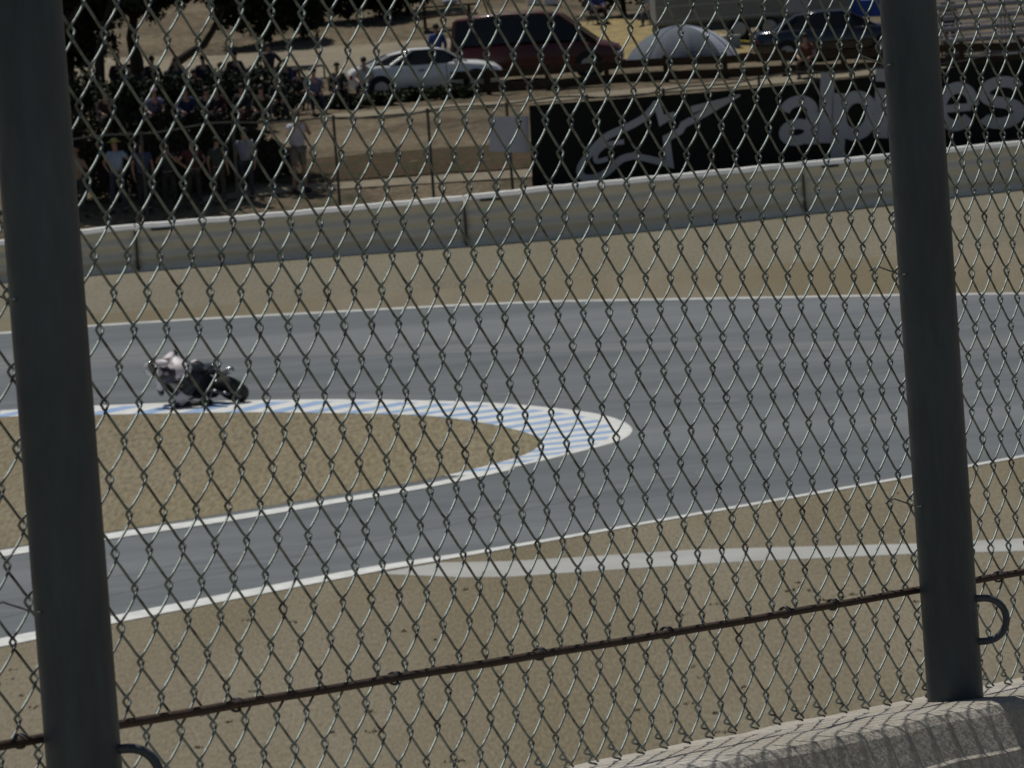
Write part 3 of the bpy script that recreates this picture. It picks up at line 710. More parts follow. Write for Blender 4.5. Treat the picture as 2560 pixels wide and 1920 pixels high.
BLK = (.022, .022, .026); NAVY = (.02, .028, .055); MAR = (.07, .018, .02); GRY = (.12, .12, .13)
# lower row, standing at the far fence (pixel of the feet)
low = [
 (200, 545, 1.70, 10, 'hold', (.42, .30, .20), (.06, .06, .07), 'standing person in a beige top half hidden by the left fence post', ((.55, .25, .12), 'cap'), False),
 (300, 533, 1.82, -25, 'hips', (.36, .44, .56), (.05, .06, .09), 'standing person in light blue shirt and yellow hat', ((.55, .48, .12), 'brim'), False),
 (365, 530, 1.75, 15, 'stand', (.06, .08, .17), (.03, .03, .04), 'standing person in dark blue shirt right of the yellow hatted one', None, False),
 (428, 525, 1.68, -5, 'hold', (.03, .035, .04), (.03, .03, .03), 'standing person all in black between the blue shirt and the maroon shirt', ((.02, .02, .02), 'cap'), False),
 (490, 520, 1.72, 20, 'hips', (.10, .02, .022), (.05, .045, .04), 'standing person in maroon shirt holding hands on hips', None, False),
 (552, 512, 1.66, 160, 'stand', (.05, .06, .05), (.07, .06, .05), 'standing person in dark green top with back to the track', None, False),
 (622, 502, 1.78, -20, 'stand', (.30, .31, .37), (.035, .04, .06), 'standing person in grey shirt and dark trousers near the thin fence post', None, False),
 (752, 480, 2.02, 30, 'hold', (.66, .65, .74), (.26, .23, .19), 'tall person in white shirt and khaki shorts standing apart at the far fence', None, True)]
for (px, py, h, fc, pose, sh_, tr, lab, hat, sho) in low:
    person(put(px, py), h, fc, pose, sh_, tr, lab, hat, shorts=sho, wide=1.38 if px == 752 else 1.15, hair=(.16, .07, .03) if px == 752 else (.02, .014, .01))
# upper row, sitting on folding chairs or standing on the bank in the shade
up = [
 (225, 300, 1.7, -8, 'sit', BLK, BLK, 'seated person in black at the left end of the crowd', None),
 (270, 336, 1.7, 12, 'sit', (.05, .03, .03), BLK, 'seated person in dark brown below the leftmost tree trunk', None),
 (330, 272, 1.75, -12, 'sit', NAVY, BLK, 'seated person in navy under the upright tree trunk', ((.02, .02, .03), 'cap')),
 (392, 334, 1.7, 6, 'sit', (.15, .13, .27), BLK, 'seated person in lilac shirt in the front of the dark crowd', ((.4, .28, .36), 'cap')),
 (385, 250, 1.75, 20, 'sit', BLK, BLK, 'seated person in black below the leaning tree', None),
 (448, 252, 1.75, -15, 'sit', (.07, .075, .11), BLK, 'seated person in slate top right of the leaning tree foot', None),
 (470, 330, 1.7, 10, 'sit', (.02, .03, .10), BLK, 'seated person in royal blue stripe in the middle of the crowd', None),
 (515, 250, 1.8, 0, 'sit', (.035, .03, .06), BLK, 'seated person with black hair left of the dark red one', None),
 (548, 326, 1.72, -8, 'sit', MAR, BLK, 'seated person in dark red in the lower crowd', None),
 (592, 240, 1.8, 15, 'sit', (.06, .035, .05), BLK, 'seated person with raised head and plum top in the back row', None),
 (612, 322, 1.7, -18, 'sit', BLK, MAR, 'seated person in black with dark red trousers', None),
 (680, 262, 1.75, 8, 'hips', (.03, .03, .045), NAVY, 'slim person in dark clothes standing up out of the seated crowd', None),
 (722, 250, 1.6, -20, 'sit', (.05, .05, .09), BLK, 'small seated person right of the standing slim one', ((.05, .05, .09), 'cap')),
 (700, 300, 1.7, 5, 'sit', (.03, .04, .03), BLK, 'seated person in dark green below the standing slim one', None),
 (790, 284, 1.75, 12, 'sit', (.16, .17, .28), NAVY, 'seated person in pale blue shirt at the right of the crowd', None),
 (756, 276, 1.65, -10, 'sit', BLK, BLK, 'seated person in black left of the pale blue shirt', None),
 (848, 268, 1.7, 14, 'sit', (.05, .05, .035), BLK, 'seated person in dark olive with black cap near the white car', ((.012, .012, .012), 'cap')),
 (917, 252, 1.7, -10, 'sit', (.74, .75, .76), (.05, .05, .06), 'seated person with brown hair and white shirt before the white coupe', None),
 (1000, 242, 1.7, 18, 'sit', (.70, .72, .74), (.05, .05, .06), 'seated person in white top right of the brown haired one', None),
 (1100, 212, 1.75, 200, 'stand', (.06, .10, .30), (.05, .035, .03), 'person in blue shirt standing against the side of the white car', None),
 (300, 246, 1.7, 5, 'sit', BLK, BLK, 'seated person in black between the two left tree trunks', None),
 (425, 286, 1.7, -6, 'sit', (.03, .03, .05), BLK, 'seated person in dark slate above the lilac shirt', None),
 (490, 282, 1.7, 14, 'sit', MAR, BLK, 'seated person in dark red in the back rows, left one', None),
 (560, 268, 1.75, -12, 'sit', BLK, NAVY, 'seated person in black with navy trousers below the plum top', None),
 (636, 276, 1.7, 9, 'sit', (.05, .02, .04), BLK, 'seated person in dark plum left of the standing slim one', ((.02, .02, .02), 'cap')),
 (522, 330, 1.7, 4, 'sit', BLK, BLK, 'seated person in black in the front row between blue and red tops', None),
 (660, 326, 1.7, -9, 'sit', (.04, .03, .02), BLK, 'seated person in dark brown at the right of the front row', None),
 (1490, 62, 1.75, 25, 'sit', (.05, .06, .26), BLK, 'seated person in blue left of the grey trailer', None),
 (1636, 66, 1.75, -30, 'sit', (.34, .40, .52), (.1, .1, .12), 'seated person in pale blue shirt before the grey trailer', None),
 (1674, 104, 1.7, 10, 'sit', (.20, .19, .17), (.1, .1, .1), 'seated person in white hat above the tent', ((.78, .74, .62), 'brim')),
 (2020, 196, 1.75, -15, 'sit', (.16, .055, .03), (.06, .035, .02), 'seated person in rust brown at the wooden rail before the dark car', None),
 (2378, 132, 1.75, 10, 'stand', (.45, .33, .05), (.10, .03, .02), 'person in yellow shirt right of the right fence post', ((.10, .03, .03), 'cap')),
]
def folding_chair(p, fc, lab, colr):
    t = empty('folding_chair', p, R(fc)); tag(t, lab, 'chair', 'folding chairs of the spectators')
    mb = MB(); mb.box((0, -.16, .365), (.22, .21, .012)); mb.build('seat', cloth(colr), t)
    mb = MB(); mb.box((0, .19, .62), (.22, .012, .17)); mb.build('backrest', cloth(colr), t)
    for sx in (-1, 1):
        MB().tube([(sx*.23, .22, .82), (sx*.23, -.34, .0)], .011, 6).build('leg', M['dark'], t)
        MB().tube([(sx*.23, -.33, .40), (sx*.23, .22, .0)], .011, 6).build('leg', M['dark'], t)
for k, (px, py, h, fc, pose, sh_, tr, lab, hat) in enumerate(up):
    p = put(px, py); person(p, h, fc, pose, sh_, tr, lab, hat, sleeves=2 if sh_[0] < .1 else .6)
    if pose == 'sit': folding_chair(p, fc, 'folding chair under the '+lab.replace('seated ', ''), (.03, .035, .04) if k % 3 else (.02, .03, .07))

# ------------------------------------------------------------------ cars
def wheel(parent, x, y, r, w_=.1):
    o = MB().tube([(x, y-w_, r), (x, y-w_*.9, r), (x, y+w_*.9, r), (x, y+w_, r)], [r*.93, r, r, r*.93], 28).build('wheel', M['tyre'], parent, smooth=False)
    sg = 1 if y > 0 else -1; rm = MB(); rm.tube([(x, y+sg*w_*.95, r), (x, y+sg*(w_+.006), r)], [r*.66, r*.6], 24)
    for k in range(5):
        a = 2*math.pi*k/5; rm.box((x+math.cos(a)*r*.36, y+sg*(w_+.012), r+math.sin(a)*r*.36), (r*.28, .008, r*.07), Matrix.Rotation(-a, 3, 'Y'))
    rm.build('rim', M['rim'], o)
def car(loc, rz, label, paint, L_, W_, stations, roofst, wx, r=.32, group=None, glassx=None, cat='car', pillars=()):
    """stations: (x, zbot, zbelt, halfwidth, ztop crown); roofst: (x, zroof, halfwidth at roof) for the cabin"""
    t = empty('parked_car', loc, rz); tag(t, label, cat, group)
    vs = []; 
    for (x, zb, zbelt, hw, zt) in stations:
        ring = [(-hw*.86, zb), (-hw*.99, zb+.10), (-hw, (zb+zbelt)/2), (-hw*.985, zbelt-.08), (-hw*.93, zbelt), (-hw*.5, zt), (0, zt+.012)]
        ring = ring+[(-a, b) for a, b in reversed(ring[:-1])]
        vs += [(x, a, b) for a, b in ring]
    n = 13; ns_ = len(stations)
    fs = [(i*n+j, (i+1)*n+j, (i+1)*n+(j+1) % n, i*n+(j+1) % n) for i in range(ns_-1) for j in range(n)]+[tuple(range(n)), tuple((ns_-1)*n+j for j in range(n))]
    body = MB().add(vs, fs).build('body', paint, t, smooth=True)
    sb = body.modifiers.new('w', 'BEVEL'); sb.width = .03; sb.segments = 2; sb.limit_method = 'ANGLE'; sb.angle_limit = R(50)
    # cabin: glass block and a painted roof shell
    vs = []; n = 6; belt = {}
    for (x, zr, hr, zb, hb) in roofst: vs += [(x, -hb, zb), (x, -hr, zr-.03), (x, -hr*.6, zr), (x, hr*.6, zr), (x, hr, zr-.03), (x, hb, zb)]
    fs = [(i*n+j, (i+1)*n+j, (i+1)*n+(j+1) % n, i*n+(j+1) % n) for i in range(len(roofst)-1) for j in range(n)]+[tuple(range(n)), tuple((len(roofst)-1)*n+j for j in range(n))]
    MB().add(vs, fs).build('window', M['glass'], t)
    mid = [q for q in roofst if q[1] >= max(p[1] for p in roofst)-.16]
    vs = []
    for (x, zr, hr, zb, hb) in mid: vs += [(x, -hr-.012, zr-.07), (x, -hr-.004, zr-.02), (x, -hr*.6, zr+.014), (x, hr*.6, zr+.014), (x, hr+.004, zr-.02), (x, hr+.012, zr-.07)]
    fs = [(i*n+j, (i+1)*n+j, (i+1)*n+(j+1) % n, i*n+(j+1) % n) for i in range(len(mid)-1) for j in range(n)]+[tuple(range(n)), tuple((len(mid)-1)*n+j for j in range(n))]
    MB().add(vs, fs).build('roof', paint, t, smooth=True)
    for (i, j, wd) in pillars:
        a, b = roofst[i], roofst[j]
        for sg in (-1, 1):
            pm = MB(); pm.tube([(a[0], sg*(a[4]+.004), a[3]), (b[0], sg*(b[2]+.006), b[1]-.04)], wd, 6); pm.build('pillar', paint, t)
    for x in wx:
        for sg in (-1, 1):
            wheel(t, x, sg*(W_/2-.09), r)
            MB().tube([(x, sg*(W_/2-.07), r+.01), (x, sg*(W_/2+.002), r+.01)], r*1.17, 24).build('wheel_arch', M['tyre'], t)
    xe0, xe1 = stations[0][0], stations[-1][0]; zb = stations[1][2]
    for sg in (-1, 1):
        MB().box((xe0+.06, sg*(W_*.36), stations[0][2]-.10), (.05, .13, .06)).build('tail_light', M['lampred'], t, bevel=.01)
        MB().box((xe1-.07, sg*(W_*.36), stations[-1][2]-.06), (.06, .14, .055)).build('headlight', M['lampclear'], t, bevel=.01)
        MB().box((roofst[-1][0]-.35, sg*(W_/2+.07), roofst[-1][3]+.04), (.06, .08, .055)).build('mirror', paint, t, bevel=.02)
        MB().box((-.15, sg*(W_/2+.004), stations[3][2]-.16), (.08, .012, .015)).build('door_handle', M['dark'], t)
        MB().box((.55, sg*(W_/2-.002), .62), (.006, .006, .28)).build('door_gap', M['dark'], t)
    return t
p = hit(1062, 240, 120)
car(p, R(8), 'white coupe parked on the bank behind the seated spectators', M['carwhite'], 4.3, 1.75,
    [(-2.15, .38, .78, .70, .82), (-2.0, .26, .90, .80, .93), (-1.3, .2, .93, .86, .97), (-.3, .2, .90, .875, .95), (.9, .2, .90, .87, .95), (1.5, .22, .83, .85, .90), (1.95, .26, .72, .78, .80), (2.13, .36, .60, .66, .66)],
    [(-1.75, .95, .52, .90, .66), (-1.0, 1.22, .55, .92, .80), (-.35, 1.34, .57, .90, .83), (.3, 1.33, .57, .90, .83), (.6, 1.27, .56, .89, .82), (1.15, .93, .60, .88, .74)],
    (-1.3, 1.35), .31, pillars=((0, 1, .05), (1, 2, .04), (5, 4, .03)))
p = hit(1345, 200, 120)
car(p, R(-4), 'dark red minivan parked beyond the white coupe', M['carred'], 4.8, 1.9,
    [(-2.35, .42, 1.0, .82, 1.03), (-2.25, .30, 1.08, .92, 1.1), (-1.2, .25, 1.08, .95, 1.1), (.3, .25, 1.05, .95, 1.08), (1.35, .25, 1.02, .94, 1.08), (1.9, .27, .92, .90, 1.0), (2.3, .32, .80, .82, .86), (2.42, .42, .68, .72, .70)],
    [(-2.28, 1.10, .80, 1.0, .86), (-2.16, 1.84, .78, 1.10, .90), (-1.0, 1.94, .80, 1.10, .92), (.2, 1.92, .80, 1.10, .92), (.8, 1.80, .77, 1.08, .91), (1.75, 1.05, .74, 1.0, .84)],
    (-1.5, 1.5), .34, pillars=((0, 1, .06), (5, 4, .035)))
p = hit(2085, 150, 120)
car(p, R(3), 'dark blue car with sun glints parked left of the right fence post', M['cardark'], 4.6, 1.8,
    [(-2.3, .40, .80, .72, .84), (-2.15, .28, .93, .83, .96), (-1.3, .2, .96, .89, 1.0), (-.2, .2, .93, .9, .98), (.9, .2, .93, .89, .98), (1.55, .22, .88, .87, .95), (2.05, .26, .76, .80, .84), (2.28, .36, .62, .68, .68)],
    [(-1.7, 1.0, .56, .94, .72), (-1.05, 1.36, .58, .94, .82), (-.4, 1.42, .60, .93, .84), (.25, 1.41, .60, .93, .84), (.5, 1.36, .60, .92, .84), (1.2, .97, .62, .92, .76)],
    (-1.4, 1.4), .32, pillars=((0, 1, .04), (5, 4, .03)))

# ------------------------------------------------------------------ tent, trailer, bleacher, rails and the rest of the bank
p = hit(1705, 146, 120); tn = empty('dome_tent', p, R(12)); tag(tn, 'grey dome tent with a paler side pitched beyond the wooden rail', 'tent')
HS = .95; mbs = {'a': MB(), 'b': MB()}
ax, ay = 1.75, 1.35
def tp(u, v):       # u around 0..1, v 0..1 up
    a = 2*math.pi*u; c, s_ = math.cos(a), math.sin(a); k = 1/max(abs(c)**3+abs(s_)**3, 1e-6)**(1/3)
    q = math.cos(v*math.pi/2)**.8*.7+(1-v)*.3; sag = 1-.07*math.sin(v*math.pi)*abs(math.sin(2*a))**.5
    return (ax*c*k*q*sag*.92, ay*s_*k*q*sag*.92, HS*(math.sin(v*math.pi/2)*.75+v*.25))
NU, NVt = 48, 12
for j in range(NVt):
    for i in range(NU):
        q = [tp(i/NU, j/NVt), tp((i+1)/NU, j/NVt), tp((i+1)/NU, (j+1)/NVt), tp(i/NU, (j+1)/NVt)]
        am = (i+.5)/NU
        mbs['b' if (.84 < am < .985) else 'a'].add(q, [(0, 1, 2, 3)])
mbs['a'].build('tent_fabric', M['tentgrey'], tn); mbs['b'].build('door_panel', M['tentlight'], tn)
for u in (.125, .375):
    MB().tube([tuple(Vector(tp(u, v))*1.012) for v in np.linspace(0, 1, 10)]+[tuple(Vector(tp(u+.5, v))*1.012) for v in np.linspace(.95, 0, 10)], .012, 6).build('tent_pole', M['tentlight'], tn)
def boxthing(name, label, cat, px, py, rz=0, group=None):
    p = hit(px, py, 120); t = empty(name, p, R(rz)); tag(t, label, cat, group); return t
t = boxthing('cool_box', 'small pale blue cool box beside the grey tent', 'cool box', 1822, 122, 10)
MB().box((0, 0, .17), (.33, .2, .17)).build('box', cloth((.22, .30, .36)), t, bevel=.02); MB().box((0, 0, .37), (.34, .21, .028)).build('lid', cloth((.5, .5, .5)), t, bevel=.01)
t = boxthing('box_trailer', 'long grey box trailer parked behind the tent', 'trailer', 1880, 96, 3)
MB().box((0, 0, 1.55), (2.9, 1.05, .95)).build('trailer_body', M['trailer'], t, bevel=.06)
MB().box((0, 0, .47), (2.85, .98, .13)).build('skirt', M['trailer2'], t)
for zz_ in (.72, 1.15): MB().box((0, -1.058, zz_), (2.86, .008, .018)).build('trim_strip', M['alu'], t)
MB().box((-1.1, -1.06, 1.75), (.5, .012, .28)).build('window', M['glass'], t); MB().box((1.3, -1.06, 1.45), (.36, .012, .75)).build('door', M['alu'], t)
for x in (-.45, .45): wheel(t, x, -.95, .33)
MB().tube([(2.9, 0, .45), (3.9, 0, .42)], .05, 8).build('tow_bar', M['dark'], t)
t = boxthing('umbrella', 'folded pale umbrella leaning before the grey trailer', 'umbrella', 2003, 84, 0)
MB().tube([(0, 0, 0), (.09, 0, .45), (.13, 0, .6), (.28, 0, 1.25)], [.012, .03, .07, .015], 10).build('canopy', M['tentlight'], t); MB().tube([(-.03, 0, -.1), (0, 0, .02)], .012, 6).build('handle', M['dark'], t)
t = boxthing('canopy_tent', 'blue fabric canopy on thin poles behind the dark car', 'canopy', 2125, 84, 4)
mb = MB(); mb.add([(-1.6, -1.5, 1.0), (1.6, -1.5, 1.0), (1.6, 1.5, 1.0), (-1.6, 1.5, 1.0), (0, 0, 1.7), (-1.6, -1.5, .5), (1.6, -1.5, .5), (1.6, 1.5, .5), (-1.6, 1.5, .5)],
    [(0, 1, 4), (1, 2, 4), (2, 3, 4), (3, 0, 4), (0, 5, 6, 1), (1, 6, 7, 2), (2, 7, 8, 3), (3, 8, 5, 0)]); mb.build('fabric', M['bluefab'], t)
for x in (-1.55, 1.55):
    for y in (-1.45, 1.45): MB().tube([(x, y, 0), (x, y, .98)], .02, 6).build('leg', M['alu'], t)
t = boxthing('bleacher', 'grey metal bleacher benches at the top right behind the banner', 'bleacher', 2560, 150, 6)
for k in range(6):
    MB().box((0, k*.62, .42+k*.30), (2.2, .15, .03)).build('seat_plank', M['alu'], t); MB().box((0, k*.62-.32, .22+k*.30), (2.2, .13, .02)).build('foot_plank', M['alu'], t)
    MB().box((0, k*.62+.10, .36+k*.30), (2.2, .01, .06)).build('riser', M['alu'], t)
for x in (-2.1, 0, 2.1):
    mb = MB(); mb.tube([(x, -.3, .1), (x, 3.3, 1.85)], .035, 6); [mb.tube([(x, k*.62, 0), (x, k*.62, .4+k*.30)], .025, 6) for k in range(6)]; mb.build('frame', M['fpost'], t)
# weathered two-rail wooden fence
wf = empty('wooden_rail_fence', hit(1260, 232, 120)); tag(wf, 'low weathered wooden rail fence crossing the bank above the banner', 'fence'); wfo = wf.location.copy()
RB = D((1010, 208), (1090, 201), (1250, 189), (1400, 178), (1600, 168), (1800, 160), (1950, 152), (2212, 140), (2500, 125))
qs = np.linspace(1075, 2850, 13); rp = [hit(q, interp_poly(RB, q), 120) for q in qs]
for i, q in enumerate(rp):
    MB().box(q+Z*.32-wfo, (.07, .05, .40)).build('post', M['wood'], wf)
for i in range(len(rp)-1):
    for zz_, hh in ((.54, .11), (.16, .13)):
        a, b = rp[i]+Z*(zz_+.02*math.sin(i*2.3)), rp[i+1]+Z*(zz_+.02*math.sin((i+1)*2.3)); d = (b-a); mid_ = (a+b)/2
        rot = Matrix((d.normalized(), Z.cross(d.normalized()).normalized(), d.normalized().cross(Z.cross(d.normalized()).normalized()))).transposed()
        MB().box(mid_-Vector((0, .075, 0))-wfo, (d.length/2+.03, .03, hh), rot).build('rail', M['wood'], wf)
# yellow rope strung from the tent to the dark car
a, b = hit(1845, 122, 120)+Z*.25, hit(1970, 118, 120)+Z*.35
rb = MB(); rb.tube([a.lerp(b, k/8)-a-Z*.10*math.sin(math.pi*k/8) for k in range(9)], .018, 6); r_ = rb.build('rope', M['rope']); r_.location = a; tag(r_, 'yellow rope stretched between the tent and the dark car', 'rope')
# picnic table, cooler and poles at the top
t = boxthing('picnic_table', 'dark wooden picnic table up the bank left of the minivan', 'table', 1120, 74, 2)
MB().box((0, 0, .74), (.95, .36, .03)).build('table_top', M['wood'], t)
for y in (-.62, .62): MB().box((0, y, .44), (.95, .12, .022)).build('bench', M['wood'], t)
for x in (-.7, .7):
    for y in (-.4, .4): MB().tube([(x, y*.4, .72), (x, y*1.7, 0)], .04, 4).build('leg', M['wood'], t)
bg_ = MB(); bg_.ball((0, 0, .10), (.24, .16, .12), zmin=-.8); bb = bg_.build('bag', M['tentlight'], None, smooth=True); bb.location = t.location+Vector((.12, 0, .77)); tag(bb, 'pale round bag lying on the dark picnic table', 'bag')
for k, (x0, y0, x1) in enumerate(((1224, 44, -.32), (1236, 46, -.30))):
    p = hit(x0, y0, 120); mb = MB(); mb.tube([(0, 0, 0), (x1, 0, 1.1)], .03, 6); o = mb.build('tent_stake_pole', M['wood']); o.location = p
    tag(o, ('left' if k == 0 else 'right')+' of the two thin leaning poles beside the picnic table', 'pole', 'leaning poles')
for k, x0 in enumerate((1335, 1378)):
    t = boxthing('cool_box', ('left' if k == 0 else 'right')+' of two white cool boxes at the top edge above the minivan', 'cool box', x0, 12, 5, 'white cool boxes')
    MB().box((0, 0, .16), (.23, .16, .16)).build('box', M['carwhite'], t, bevel=.02); MB().box((0, 0, .34), (.24, .17, .022)).build('lid', M['carwhite'], t, bevel=.01)
# a camera on a tripod leg? no: the dark bar seen beyond the crowd is a low metal pole rail
a, b = hit(612, 206, 120), hit(812, 196, 120)
t = empty('low_rail', a); tag(t, 'thin dark metal rail on two stubs along the dirt road', 'rail')
MB().tube([Z*.38, b-a+Z*.38], .035, 8).build('bar', M['dark'], t)
for q in (Vector((0, 0, 0)), b-a): MB().tube([q, q+Z*.38], .03, 6).build('stub', M['dark'], t)
# fallen pale stone at the foot of the wall
for (px, py, s_, lab) in ((1008, 621, .30, 'white crumpled sack lying at the foot of the cream wall'),):
    p = gnd(px, py+3, 0); mb = MB(); mb.ball((0, 0, .04), (s_, .15, .07), 18, 8)
    mb.v = [(x*(1+.2*math.sin(x*20)), y, z*(1+.35*math.sin(x*17+1))) for x, y, z in mb.v]
    o = mb.build('sack', M['wtop'], None, smooth=True); o.location = p; tag(o, lab, 'sack')

# ------------------------------------------------------------------ trees and shrubs
def leaf_cloud(lobes, n, size, seed):
    r = np.random.default_rng(seed); V = []
    w_ = np.array([a[3]*a[4]*a[5] for a in lobes]); idx = r.choice(len(lobes), n, p=w_/w_.sum())
    L_ = np.array(lobes)[idx]; d = r.normal(size=(n, 3)); d /= np.linalg.norm(d, axis=1)[:, None]
    rad = .45+.55*r.random(n)**.6; rad *= 1+.16*np.sin(d[:, 0]*7+idx)+.14*np.sin(d[:, 1]*9+d[:, 2]*6)
    c = L_[:, :3]+d*rad[:, None]*L_[:, 3:6]
    a = r.normal(size=(n, 3)); a /= np.linalg.norm(a, axis=1)[:, None]; b = np.cross(a, r.normal(size=(n, 3))); b /= np.linalg.norm(b, axis=1)[:, None]
    s_ = size*(.6+.8*r.random(n))[:, None]
    Q = np.stack([c-a*s_, c-b*s_*.55, c+a*s_, c+b*s_*.55], 1).reshape(-1, 3)
    return Q, np.arange(4*n).reshape(-1, 4)
def tree(px, py, label, trunk, lobes, n=13000, size=.085, tr=.16, lm='leaf', cat='tree', group='dark trees on the bank', limbs=True, seed=1):
    p = hit(px, py, 120); t = empty('tree' if cat == 'tree' else 'shrub', p); tag(t, label, cat, group)
    mb = MB(); T = [Vector(q) for q in trunk]
    mb.tube(T, [tr*(1-.55*i/(len(T)-1)) for i in range(len(T))], 9)
    if limbs:
        for L_ in lobes: 
            st = T[-1].lerp(T[-2], .4); e = Vector(L_[:3]); mb.tube([st, st.lerp(e, .5)+Vector((0, 0, .1)), e], [tr*.4, tr*.25, tr*.1], 6)
            for k in range(3):
                a = Vector((math.cos(k*2.1+L_[0]), math.sin(k*2.1+L_[0]), -.25))*.7; mb.tube([st.lerp(e, .7), e+Vector((a.x*L_[3], a.y*L_[4], a.z*L_[5]))], [tr*.18, tr*.06], 5)
    mb.build('trunk', M['bark'], t, smooth=True)
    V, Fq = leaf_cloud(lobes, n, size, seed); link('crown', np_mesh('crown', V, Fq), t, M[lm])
    return t
tree(178, 262, 'dark tree at the top left corner beside the left fence post', [(0, 0, 0), (.05, 0, .9), (0, 0, 2.2)], [(.1, 0, 2.6, 1.3, 1.3, 1.0), (-.7, 0, 2.2, 1.2, 1.2, .9), (.55, 0, 1.9, .85, .9, .85), (.1, 0, 1.5, .6, .6, .6), (0, 0, 3.8, 1.4, 1.4, 1.0)], seed=2)
tree(345, 222, 'dark tree with thick upright trunk left of the leaning one', [(0, 0, 0), (.02, 0, .8), (-.08, 0, 1.5), (.1, 0, 2.4)], [(-.7, 0, 2.75, .9, 1.0, .75), (.5, 0, 2.75, 1.1, 1.0, .75), (1.5, 0, 2.9, .8, .8, .6), (0, 0, 3.8, 1.8, 1.6, 1.0)], tr=.25, seed=3)
tree(425, 196, 'dark leaning tree whose bent trunk rises to the right', [(0, 0, 0), (.22, 0, .45), (.70, 0, .74), (1.08, 0, .92), (1.36, 0, 1.3), (1.7, 0, 1.9)], [(2.1, 0, 2.5, .9, .9, .6), (1.2, 0, 2.9, 1.0, .9, .6), (2.0, 0, 3.4, 1.3, 1.2, .8)], n=9000, tr=.17, seed=4)
tree(668, 112, 'dark hanging tree with rounded lobes above the dirt road', [(0, 0, 0), (0, 0, .5), (0, 0, 1.2)], [(-.9, 0, 1.15, .7, .7, .65), (.0, -.1, .85, .55, .6, .75), (.55, 0, 1.1, .55, .6, .7), (1.25, 0, .95, .55, .6, .8), (0, 0, 2.0, 1.7, 1.3, .9)], tr=.12, seed=5)
tree(800, 60, 'dark tree at the top edge right of the hanging one', [(0, 0, 0), (0, 0, .5), (0, 0, 1.1)], [(-.3, 0, .8, .9, .7, .6), (.8, 0, .65, .8, .6, .5), (2.0, 0, .7, .8, .6, .45), (.7, 0, 1.5, 1.9, 1.2, .8)], tr=.1, seed=6)
tree(1020, 38, 'dark tree behind the picnic table', [(0, 0, 0), (0, 0, .5), (0, 0, 1.1)], [(-.5, 0, .55, .8, .6, .5), (.5, 0, .8, .7, .6, .5), (0, 0, 1.5, 1.5, 1.2, .7)], tr=.1, n=6000, seed=7)
tree(1560, 40, 'olive tree behind the seated blue person at the top edge', [(0, 0, 0), (0, 0, .5), (0, 0, 1.1)], [(-.6, 0, .7, .8, .6, .45), (.6, 0, .8, .8, .6, .5), (0, 0, 1.5, 1.5, 1.2, .7)], tr=.1, n=5000, lm='leaf2', seed=8)
tree(60, 520, 'oak added behind the left fence post, its unseen crown shading the standing people', [(0, 0, 0), (.1, 0, 1.6), (.5, .5, 3.2), (1.4, 1.0, 4.6)], [(2.6, 1.2, 5.6, 1.7, 1.5, .9), (.8, 1.0, 5.8, 1.6, 1.5, .9), (3.4, 3.2, 6.3, 2.2, 1.6, 1.1)], n=16000, size=.11, tr=.2, seed=41)  # added for its shade: crown above the frame darkens the standing row
tree(250, 262, 'oak added behind the seated crowd, its crown out of view to shade them', [(0, 0, 0), (.1, 0, 1.5), (.6, 0, 3.0), (1.2, 0, 4.2)], [(.2, -1, 5.0, 1.8, 1.8, .9), (2.6, -1.2, 5.2, 1.9, 1.8, .9), (4.6, -.8, 5.6, 1.5, 1.6, .9), (1.8, 1.5, 5.6, 2.4, 2.0, 1.1)], n=16000, size=.11, tr=.17, seed=42)  # added to keep the seated crowd in shade, crown out of view
low_sh = [(215, 505, 1.9), (318, 498, 2.0), (415, 490, 1.95), (512, 478, 1.8), (598, 458, 1.5), (655, 448, .9)]
for k, (px, py, hh) in enumerate(low_sh):
    tree(px, py, ['dark bush beside the left fence post behind the beige top', 'dark bush behind the yellow hatted person', 'dark bush behind the black clothed person', 'dark bush behind the maroon shirted person', 'dark bush behind the grey shirted person', 'small dark bush left of the tall person in white'][k],
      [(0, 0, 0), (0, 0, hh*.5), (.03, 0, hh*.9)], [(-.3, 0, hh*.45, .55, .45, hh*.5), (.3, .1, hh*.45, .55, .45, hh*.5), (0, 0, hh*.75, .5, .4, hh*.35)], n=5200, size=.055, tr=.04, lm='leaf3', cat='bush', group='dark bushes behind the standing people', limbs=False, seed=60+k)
sh = [(215, 330, 'added dark leaf mass for the shaded crowd, left end'), (330, 335, 'added dark leaf mass for the shaded crowd, left of the lilac shirt'), (450, 332, 'added dark leaf mass for the shaded crowd, behind the maroon standing person'), (565, 325, 'added dark leaf mass for the shaded crowd, behind the grey shirted person'), (668, 316, 'added dark leaf mass for the shaded crowd, behind the tall person in white'),  # these are added dark foliage, filling in for seated people in shadow
      (860, 268, 'dark shrub left of the white coupe'), (940, 262, 'dark shrub before the tail of the white coupe'), (1030, 252, 'dark shrub before the door of the white coupe'), (1130, 244, 'dark shrub before the bonnet of the white coupe')]
for k, (px, py, lab) in enumerate(sh):
    wd = .85 if k < 5 else .62; hh = 1.15 if k < 5 else .28; py = py-14 if k < 5 else py
    tree(px, py, lab, [(0, 0, 0), (0, 0, hh*.5), (.03, 0, hh*.9)], [(-wd*.5, 0, hh*.6, wd*.7, .5, hh*.6), (wd*.45, .1, hh*.5, wd*.7, .5, hh*.55), (0, 0, hh*.85, wd*.6, .4, hh*.5)], n=2600, size=.06, tr=.035, cat='shrub', group='dark shrubs on the bank', limbs=False, seed=20+k, lm='leaf' if k < 5 else 'leaf2')

